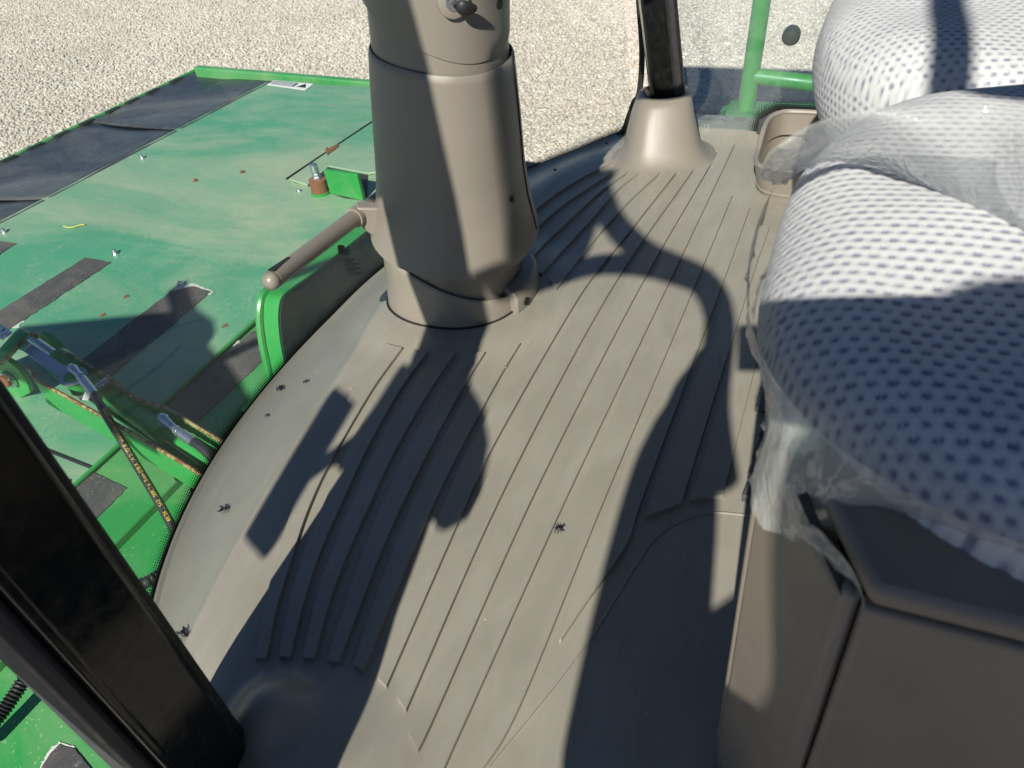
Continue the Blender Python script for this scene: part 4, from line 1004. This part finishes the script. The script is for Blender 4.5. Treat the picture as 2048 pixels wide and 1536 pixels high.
# ear plates
XE = .955
ear = [Px(p[0], p[1], XE) for p in ((-60, 705), (0, 709), (22, 714), (42, 730), (58, 752), (67, 772), (62, 783), (0, 808), (-60, 835))]
MB().prism(catmull(ear, 4), (-.016, 0, 0)).build('ear_plate', MAT['green'], clk, angle=40, bevel=.002)
ear2 = [Px(p[0], p[1], 1.11) for p in ((70, 672), (80, 667), (98, 675), (114, 690), (123, 703), (110, 720), (70, 700))]
MB().prism(catmull(ear2, 4), (.014, 0, 0)).build('ear_plate', MAT['green'], clk, angle=40)
pp = Px(20, 755, XE-.016)
MB().tube([pp+np.array([.02, 0, 0]), pp+np.array([-.022, 0, 0]), pp+np.array([-.025, 0, 0])], [.019, .019, .016], 16).build('pin', MAT['rust'], clk)
MB().tube([pp+np.array([-.004, .0, -.002]), pp+np.array([-.012, 0, -.002])], .027, 16).build('washer', MAT['zinc'], clk)
MB().tube([pp+np.array([-.017, -.035, .016]), pp+np.array([-.017, .028, -.012])], .0035, 6).build('split_pin', MAT['zinc'], clk)
# gauge strip with white tip and ring round the boss
hg = .045
g0 = [K(29, 693, hg), K(52, 679, hg), K(64, 688, hg), K(122, 727, hg), K(136, 733, hg), K(132, 742, hg), K(114, 752, hg), K(48, 702, hg)]
MB().prism(g0, -ln*.004).build('gauge_strip', MAT['plate'], clk)
MB().prism([K(29, 693, hg+.0015), K(48, 679, hg+.0015), K(64, 688.5, hg+.0015), K(47, 702.5, hg+.0015)], -ln*.001).build('gauge_tip', MAT['white'], clk)
rc = K(146, 752, hg); rr1 = 27*((rc-CAM) @ M3)[2]/F
ringv = [rc+rr1*k_*(lx*math.cos(a)+la*math.sin(a))+ln*z_ for a in np.linspace(0, 2*math.pi, 33)[:-1] for k_, z_ in ((1, 0), (1, -.004), (.66, -.004), (.66, 0))]
MB().add(ringv, [(i*4+j, i*4+(j+1) % 4, ((i+1) % 32)*4+(j+1) % 4, ((i+1) % 32)*4+j) for i in range(32) for j in range(4)]).build('gauge_ring', MAT['plate'], clk)
MB().tube([K(202, 772, hg*.9)-lx*.022, K(202, 772, hg*.9)+lx*.022], .012, 10).build('ring_clamp', MAT['zinc'], clk)
MB().prism([K(164, 798, .04), K(170, 783, .04), K(182, 790, .04), K(176, 800, .04)], -ln*.002).build('gauge_tab', MAT['white'], clk)
MB().tube([rc-ln*.05, rc-ln*.012, rc+ln*.004], [.024, .024, .020], 18).build('port_boss', MAT['linkgreen'], clk)
# white ruler
rq = [K(-30, 640, .05), K(0, 648, .05), K(23, 663, .05), K(4, 679, .05), K(-30, 660, .05)]
MB().prism(rq, -ln*.003).build('ruler', MAT['white'], clk, smooth=False)
for a in ((2, 663, 10, 656), (13, 673, 22, 665), (-8, 654, 0, 649)):
    MB().prism([K(a[0], a[1], .051), K(a[0]+1.6, a[1]+1.0, .051), K(a[2]+1.6, a[3]+1.0, .051), K(a[2], a[3], .051)], ln*.0006).build('ruler_mark', MAT['inkblack'], clk, smooth=False)
v, f = text_mesh('2', .020); t0 = K(14, 668, .0512)
MB().add([t0+la*p[0]*-1+lx*p[1]*-1+ln*0 for p in v], f).build('ruler_number', MAT['inkblack'], clk, smooth=False)
# hydraulic fittings and hoses
def fitting(c_px, hgt_, fe0, fe1, nm):
    c = K(*c_px, hgt_); b_ = K(*c_px, hgt_)-ln*.05
    MB().tube([b_, c-ln*.02, c-ln*.0195, c-ln*.008, c-ln*.0075, c+ln*.004], [.0125, .0125, .017, .017, .0125, .0115], 6).build('elbow_nut', MAT['zinc'], clk)
    d_ = _n(fe0-c); MB().tube([c-d_*.013, c+d_*.004, c+d_*.012, fe0], [.011, .0145, .0115, .0085], 12).build('elbow', MAT['zinc'], clk)
    e = _n(fe1-fe0); Lf = np.linalg.norm(fe1-fe0)
    MB().tube([fe0-e*.004, fe0+e*.008, fe0+e*.0085, fe0+e*.02, fe0+e*.021, fe1], [.0115, .0125, .0105, .0105, .0125, .0125], 12).build('ferrule', MAT['zinc'], clk)
def hose(ptsP, r_, nm):
    C = resample(catmull(ptsP, 12), 90); o = MB().tube(C, r_, 16).build('hose', MAT['hose'], clk); return C, o
fe0, fe1 = K(160, 752, .060), K(190, 790, .065)
fitting((146, 738), .050, fe0, fe1, 'a')
hz = [fe1, K(215, 835, .065), Pz(262, 912, -.47), Pz(315, 1000, -.50), Pz(362, 1085, -.55), Pz(420, 1190, -.65)]
HC, ho = hose(hz, .0100, 'hose')
fe2, fe3 = K(353, 860, .045), K(387, 884, .045)
fitting((327, 838), .040, fe2, fe3, 'b')
hose([fe3, K(408, 900, .044), K(428, 922, .035), K(455, 965, .015), K(480, 1010, -.02)], .0105, 'hose')
# yellow lettering wrapped on the hose, reading towards the fitting
seg = np.r_[0, np.cumsum(np.linalg.norm(np.diff(HC, axis=0), axis=1))]
def hose_text(body, start_px_y, size):
    v, f = text_mesh(body, size)
    # arc position where the hose passes the given image row
    dd = (HC-CAM) @ M3; rowy = dd[:, 1]/dd[:, 2]*F+CY; s0 = np.interp(start_px_y, rowy, seg); out = []
    for p in v:
        s = s0-p[0]; c = np.array([np.interp(s, seg, HC[:, k]) for k in range(3)]); c2 = np.array([np.interp(s-.004, seg, HC[:, k]) for k in range(3)])
        t = _n(c2-c); view = _n(CAM-c); view = _n(view-t*view.dot(t)); sidev = np.cross(view, t)
        ang = (p[1]-size*.36)/.0104; out.append(c+.01035*(view*math.cos(ang)+sidev*math.sin(ang)))
    MB().add(out, f).build('hose_lettering', MAT['yellow'], ho, smooth=False)
hose_text('40/26 ... SAE 100R17-6 10 mm (3/8) X 1W 2-1Q18  www.parker.com', 1046, .0128)
hose_text('\u2014', 806, .011)

# corrugated conduit at the lower left
cg = thing('corrugated_conduit', 'black corrugated conduit on the green header plate', 'conduit', H(20, 1410, ZH))
cpts = resample(catmull([H(-60, 1500, ZH+.01), H(0, 1430, ZH+.02), H(30, 1388, ZH+.03), H(60, 1350, ZH+.035), H(120, 1330, ZH+.03)], 10), 120)
MB().tube(cpts, [.013+.0022*math.sin(i*1.6) for i in range(120)], 14).build('conduit', MAT['rubber'], cg)
cpts2 = resample(catmull([H(262, 1175, ZH-.02), H(290, 1166, ZH), H(318, 1150, ZH-.01), H(360, 1130, ZH-.05)], 10), 70)
MB().tube(cpts2, [.012+.002*math.sin(i*1.6) for i in range(70)], 12).build('conduit_end', MAT['rubber'], cg)

# ================================================================ dead flies and crumbs on the mat
fly_lab = ['dead fly on the mat edge close to the green shield', 'small dead fly on the mat just inside the windscreen border', 'dead fly on the sloping mat edge near the yellow printed hose', 'dead fly on the mat beside the black corner post', 'dead fly lying on the ribs in the middle of the mat']
for (px_, py_), lb in zip(((560, 775), (610, 763), (450, 1017), (368, 1268), (1118, 1057)), fly_lab):
    p = on_mat(px_, py_, .004); s = .0055 if px_ != 610 else .0035
    fl_ = thing('dead_fly', lb, 'fly', p, 'dead flies on the floor mat')
    a = rng.uniform(0, 6.28); ux = np.array([math.cos(a), math.sin(a), 0]); uy = np.array([-math.sin(a), math.cos(a), 0])
    b_ = MB(); b_.sphere(p, (s*.55, s*.55, s*.45), 10, 7); b_.sphere(p+ux*s*.75, (s*.35,)*3, 10, 6); b_.sphere(p-ux*s*.8, (s*.6, s*.55, s*.4), 10, 6); b_.build('body', MAT['fly'], fl_)
    for sg in (-1, 1):
        wv_ = [p+np.array([0, 0, s*.4]), p-ux*s*.9+uy*sg*s*.4+np.array([0, 0, s*.6]), p-ux*s*1.9+uy*sg*s*.9+np.array([0, 0, s*.3]), p-ux*s*1.0+uy*sg*s*1.1+np.array([0, 0, s*.3])]
        MB().prism(wv_, (0, 0, .0002)).build('wing', MAT['fly'], fl_)
        for k in (-.4, .1, .5): MB().tube([p+ux*k*s+uy*sg*s*.3, p+ux*k*s*1.5+uy*sg*s*.9+np.array([0, 0, s*.4]), p+ux*k*s*1.9+uy*sg*s*1.25-np.array([0, 0, s*.5])], s*.07, 5).build('leg', MAT['fly'], fl_)
cr = MB()
for _ in range(70):
    xx, yy = rng.uniform(.35, 1.7), rng.uniform(.0, .80)
    if yy > front(xx)-.02: continue
    zz = float(mat_h(xx, yy))+RH; r_ = rng.uniform(.0004, .0012); cr.sphere((xx, yy, zz+r_*.4), (r_*rng.uniform(.8, 2), r_, r_*.7), 6, 4)
tag(cr.build('crumbs', MAT['crumb']), 'pale specks of grit scattered over the floor mat', 'grit', kind='stuff')
ws_ = [H(127+k*6, 452+math.sin(k*.7)*3, ZH+.006) for k in range(8)]
tag(MB().tube(ws_, .0022, 6).build('straw', plain('dry_straw', (.62, .55, .12), .7)), 'bent yellow straw lying on the dusty green deck', 'straw')

# ================================================================ the rest of the cab and machine, outside the picture
cs = thing('cab_shell', 'roof and rear wall of the machine cab over the floor mat', 'cab', (1.0, 0, -.1))
MB().box((1.0, .10, 2.0), (1.96, 2.1, .10)).build('roof', MAT['head'], cs, bevel=.03)
MB().box((1.0, -.80, .35), (1.80, .05, .80)).build('rear_wall', MAT['tan'], cs, bevel=.01)
for xx in (.12, 1.84): MB().box((xx, -.80, .93), (.08, .08, 2.05)).build('rear_post', MAT['black'], cs, bevel=.01)
MB().box((1.0, -.16, -.24), (1.70, 1.10, .36)).build('cab_base', MAT['chassis'], cs)
MB().box((1.0, -.9, -.75), (1.2, 3.6, .65)).build('chassis', MAT['chassis'], cs)
for xx in (-.35, 2.35):
    ty = thing('drive_tyre', 'large black drive tyre '+('beside the access platform' if xx < 0 else 'below the green side platform'), 'tyre', (xx, -1.0, GROUND), 'drive tyres')
    MB().tube([(xx-.22, -1.0, GROUND+.75), (xx-.17, -1.0, GROUND+.75), (xx+.17, -1.0, GROUND+.75), (xx+.22, -1.0, GROUND+.75)], [.66, .76, .76, .66], 48).build('tyre', MAT['rubber'], ty)
    MB().tube([(xx-.225, -1.0, GROUND+.75), (xx+.225, -1.0, GROUND+.75)], .38, 32).build('rim', MAT['yellow'], ty)
# mirror inferred by the near door, and tubes added to shape floor shadows
def caster(px, py, x0):          # place at lateral x0 whose shadow reaches the floor at this pixel
    p = on_mat(px, py); k = (p[0]-x0)/(-SUN_DIR.x/SUN_DIR.z)*-1 if False else (p[0]-x0)/(-SUN_DIR.x)
    return p+np.array(SUN_DIR)*k
XM = -.34
mr = thing('door_mirror', 'black rear-view mirror heads on arms outside the near corner post', 'mirror', (XM, .65, .6))
def flat_caster(pxs, x0, name, th=.03):
    MB().prism([caster(*p, x0) for p in pxs], (-th, 0, 0)).build(name, MAT['rubber'], mr, bevel=.004)
flat_caster([(509, 1043), (553, 1089), (720, 803), (672, 770)], XM, 'mirror_head', .03)
flat_caster([(686, 905), (733, 925), (770, 880), (735, 855), (790, 832), (800, 850), (860, 760), (812, 722), (770, 790)], XM, 'wide_mirror_head', .03)
flat_caster([(935, 750), (972, 810), (985, 880), (967, 985), (922, 1008), (885, 985), (890, 880)], XM, 'shadow_bulge', .05)  # added flat lobe that casts the bulge in the floor shadow
am = [caster(800, 800, XM), caster(870, 760, XM), caster(930, 700, XM)]
MB().tube([am[0], am[1], am[2]], .012, 10).build('mirror_arm', MAT['rubber'], mr)
a0 = caster(615, 930, XM); MB().tube([a0, a0+np.array([-.05, .0, .0]), np.array([XM-.05, am[0][1], am[0][2]]), am[0]], .012, 8).build('mirror_arm', MAT['rubber'], mr)
MB().tube([am[2], np.array([.10, .52, am[2][2]+.10])], .014, 10).build('mirror_arm', MAT['rubber'], mr)
# added forked tubes, bent to cast shadows on the floor and seat
XG = -.36
gr = thing('shadow_tubes', 'added forked black tubes beside the open cab door that cast floor shadows', 'shadow caster', (XG, .2, .9))
MB().tube(catmull([caster(*p, XG) for p in ((1440, 960), (1425, 800), (1440, 640), (1400, 560), (1290, 505), (1225, 440), (1200, 380))], 6), .026, 12).build('rail', MAT['rubber'], gr)
MB().tube(catmull([caster(*p, XG) for p in ((1410, 565), (1300, 535), (1200, 530), (1110, 553), (1020, 585))], 6), .023, 12).build('shadow_branch', MAT['rubber'], gr)
# added panel above the picture, there to shade the column's front side
mo = thing('shade_panel', 'added black shade panel bracketed to the near corner post', 'shade panel', (.12, .70, .83))
MB().box((.12, .725, 1.17), (.035, .26, .56)).build('casing', MAT['rubber'], mo, bevel=.008)
MB().box((.1395, .725, 1.17), (.004, .22, .50)).build('panel_face', MAT['inkblack'], mo)
MB().tube([(.13, .56, 1.10), (.12, .62, 1.10)], .015, 10).build('bracket', MAT['rubber'], mo)
p_ = [Pz(*q, .505) for q in ((1888, -60), (1897, 40), (1912, 120), (1935, 172), (2000, 186), (2100, 192))]
MB().tube(catmull([p+np.array(SUN_DIR)*((p[0]-XG)/(-SUN_DIR.x)) for p in p_], 5), .020, 10).build('shadow_branch', MAT['rubber'], gr)  # added tube casting the dark line across the driver's cushion
bq = [p+np.array(SUN_DIR)*((p[0]-XG)/(-SUN_DIR.x)) for p in (on_mat(*q) for q in ((1130, 530), (1180, 502), (1207, 420), (1235, 340)))]
MB().prism(bq+[np.array([XG, max(p[1]+.006, .376), p[2]]) for p in bq[::-1]], (-.03, 0, 0)).build('shadow_strip', MAT['rubber'], gr, smooth=False)  # added strip that widens the floor shadow beyond the column
# added plate ahead of the cab, outlined to cast the header's shadow
fmr = thing('shadow_slab', 'large added shadow-casting black housing on an arm ahead of the near corner post', 'mirror', (-.6, 1.5, .5))
def hcaster(px, py, x0):
    p = H(px, py); return p+np.array(SUN_DIR)*((p[0]-x0)/(-SUN_DIR.x))
MB().prism([hcaster(*p, -.55) for p in ((45, 652), (330, 624), (372, 632), (352, 570), (372, 560), (396, 618), (428, 640), (432, 665), (418, 690), (462, 735), (500, 800), (440, 866), (386, 836), (330, 738), (219, 757), (150, 740))], (-.05, 0, 0)).build('slab', MAT['rubber'], fmr, smooth=False)
a_ = hcaster(420, 720, -.55); MB().tube([a_+np.array([-.02, 0, 0]), np.array([-.3, 1.0, 1.2]), np.array([.05, .75, 1.5])], .018, 10).build('arm', MAT['rubber'], fmr)
# added upright left of the picture, its edge shaped for the shadow band
dfm = thing('shade_upright', 'added black curved upright casting the shadow band beside the near corner post', 'shadow upright', (-.06, .38, 0))
zz_ = np.linspace(-.2, 1.93, 24); yy_ = np.interp(zz_, [-.2, 0, .216, .37, .5, .68, .92, 1.27, 1.95], [.32, .33, .341, .372, .385, .432, .452, .476, .54])
MB().prism([(-.06, a, b_) for a, b_ in zip(yy_, zz_)]+[(-.06, a+.105, b_) for a, b_ in zip(yy_[::-1], zz_[::-1])], (-.03, 0, 0)).build('upright', MAT['rubber'], dfm, smooth=False)
# ladder platform by the door
lp = thing('access_platform', 'dark step platform below the open cab door', 'platform', (-.45, .05, -.65))
MB().box((-.42, -.05, -.62), (.50, .60, .04)).build('tread', MAT['chassis'], lp, bevel=.005)
for zz in (-.95, -1.28): MB().box((-.62, -.05, zz), (.22, .50, .03)).build('step', MAT['chassis'], lp)
for yy in (-.33, .23): MB().tube([(-.62, yy, -.60), (-.66, yy, GROUND)], .02, 10).build('stringer', MAT['chassis'], lp)
# the photographer, standing at the door behind the camera
pe = thing('person', 'person in a dark jacket standing at the open cab door holding a phone', 'person', (-.42, -.16, -.60))
J = {'pel': (-0.460, -0.135, 0.280), 'sp': (-0.470, -0.135, 0.440), 'ch': (-0.460, -0.135, 0.580), 'nk': (-0.440, -0.135, 0.800), 'hd': (-0.400, -0.135, 1.000), 'ht': (-0.400, -0.135, 1.100),
     'ls': (-0.450, 0.040, 0.640), 'le': (-0.400, 0.055, 0.885), 'lw': (-0.120, 0.080, 0.745), 'rs': (-0.450, -0.310, 0.640), 're': (-0.340, -0.340, 0.560), 'rw': (-0.120, -0.080, 0.745),
     'lh': (-0.460, -0.035, 0.240), 'lk': (-0.420, -0.015, -0.160), 'la': (-0.460, -0.015, -0.530), 'lt': (-0.330, 0.005, -0.575), 'rh': (-0.460, -0.235, 0.240), 'rk': (-0.420, -0.245, -0.160), 'ra': (-0.460, -0.245, -0.530), 'rt': (-0.330, -0.255, -0.575)}
rad = {'pel': .15, 'sp': .165, 'ch': .175, 'nk': .06, 'hd': .095, 'ht': .085, 'ls': .085, 'le': .062, 'lw': .032, 'rs': .075, 're': .05, 'rw': .032, 'lh': .095, 'lk': .065, 'la': .045, 'lt': .04, 'rh': .095, 'rk': .065, 'ra': .045, 'rt': .04}
ed_ = [('pel', 'sp'), ('sp', 'ch'), ('ch', 'nk'), ('nk', 'hd'), ('hd', 'ht'), ('ch', 'ls'), ('ls', 'le'), ('le', 'lw'), ('ch', 'rs'), ('rs', 're'), ('re', 'rw'), ('pel', 'lh'), ('lh', 'lk'), ('lk', 'la'), ('la', 'lt'), ('pel', 'rh'), ('rh', 'rk'), ('rk', 'ra'), ('ra', 'rt')]
ks = list(J); V = [J[k] for k in ks]; Ee = [(ks.index(a), ks.index(b_)) for a, b_ in ed_]; Rd_ = [rad[k] for k in ks]
for sgn, wr in ((1, 'lw'), (-1, 'rw')):       # five short fingers round each side of the phone
    w0_ = len(V); pw = np.array(J[wr]); palm = pw+np.array([.045, -.01*sgn, .02]); V.append(tuple(palm)); Rd_.append(.026); Ee.append((ks.index(wr), w0_))
    for kf, (dz, ln_) in enumerate(((.026, .034), (.010, .042), (-.006, .040), (-.02, .032), (.034, .02))):
        m0 = len(V); V.append(tuple(palm+np.array([.022, .012*sgn, dz]))); V.append(tuple(palm+np.array([.034, .004*sgn-.016*sgn*(kf != 4), dz+.004])));
        Rd_ += [.009, .008]; Ee += [(w0_, m0), (m0, m0+1)]
me = bpy.data.meshes.new('body'); me.from_pydata(V, Ee, []); me.update()
pb = link('body', me, MAT['jacket'], pe)
sk_ = pb.modifiers.new('skin', 'SKIN'); pb.modifiers.new('sub', 'SUBSURF').levels = 1; pb.modifiers['sub'].render_levels = 2
for sv, r_ in zip(me.skin_vertices[0].data, Rd_): sv.radius = (r_, r_)
me.skin_vertices[0].data[0].use_root = True
MB().sphere((-.425, -.19, 1.055), (.115, .12, .13), 20, 14).build('hair', MAT['inkblack'], pe)
ph = MB(); zc = np.array([M3[0][2], M3[1][2], M3[2][2]]); xc = np.array([M3[0][0], M3[1][0], M3[2][0]]); yc = np.array([M3[0][1], M3[1][1], M3[2][1]])
ph.box(CAM-zc*.022+xc*.035+yc*.01, (.150, .073, .008), np.stack([xc, yc, zc], 1))
tag(ph.build('phone', MAT['rubber'], bevel=.003), 'black phone held up at the open cab door', 'phone')
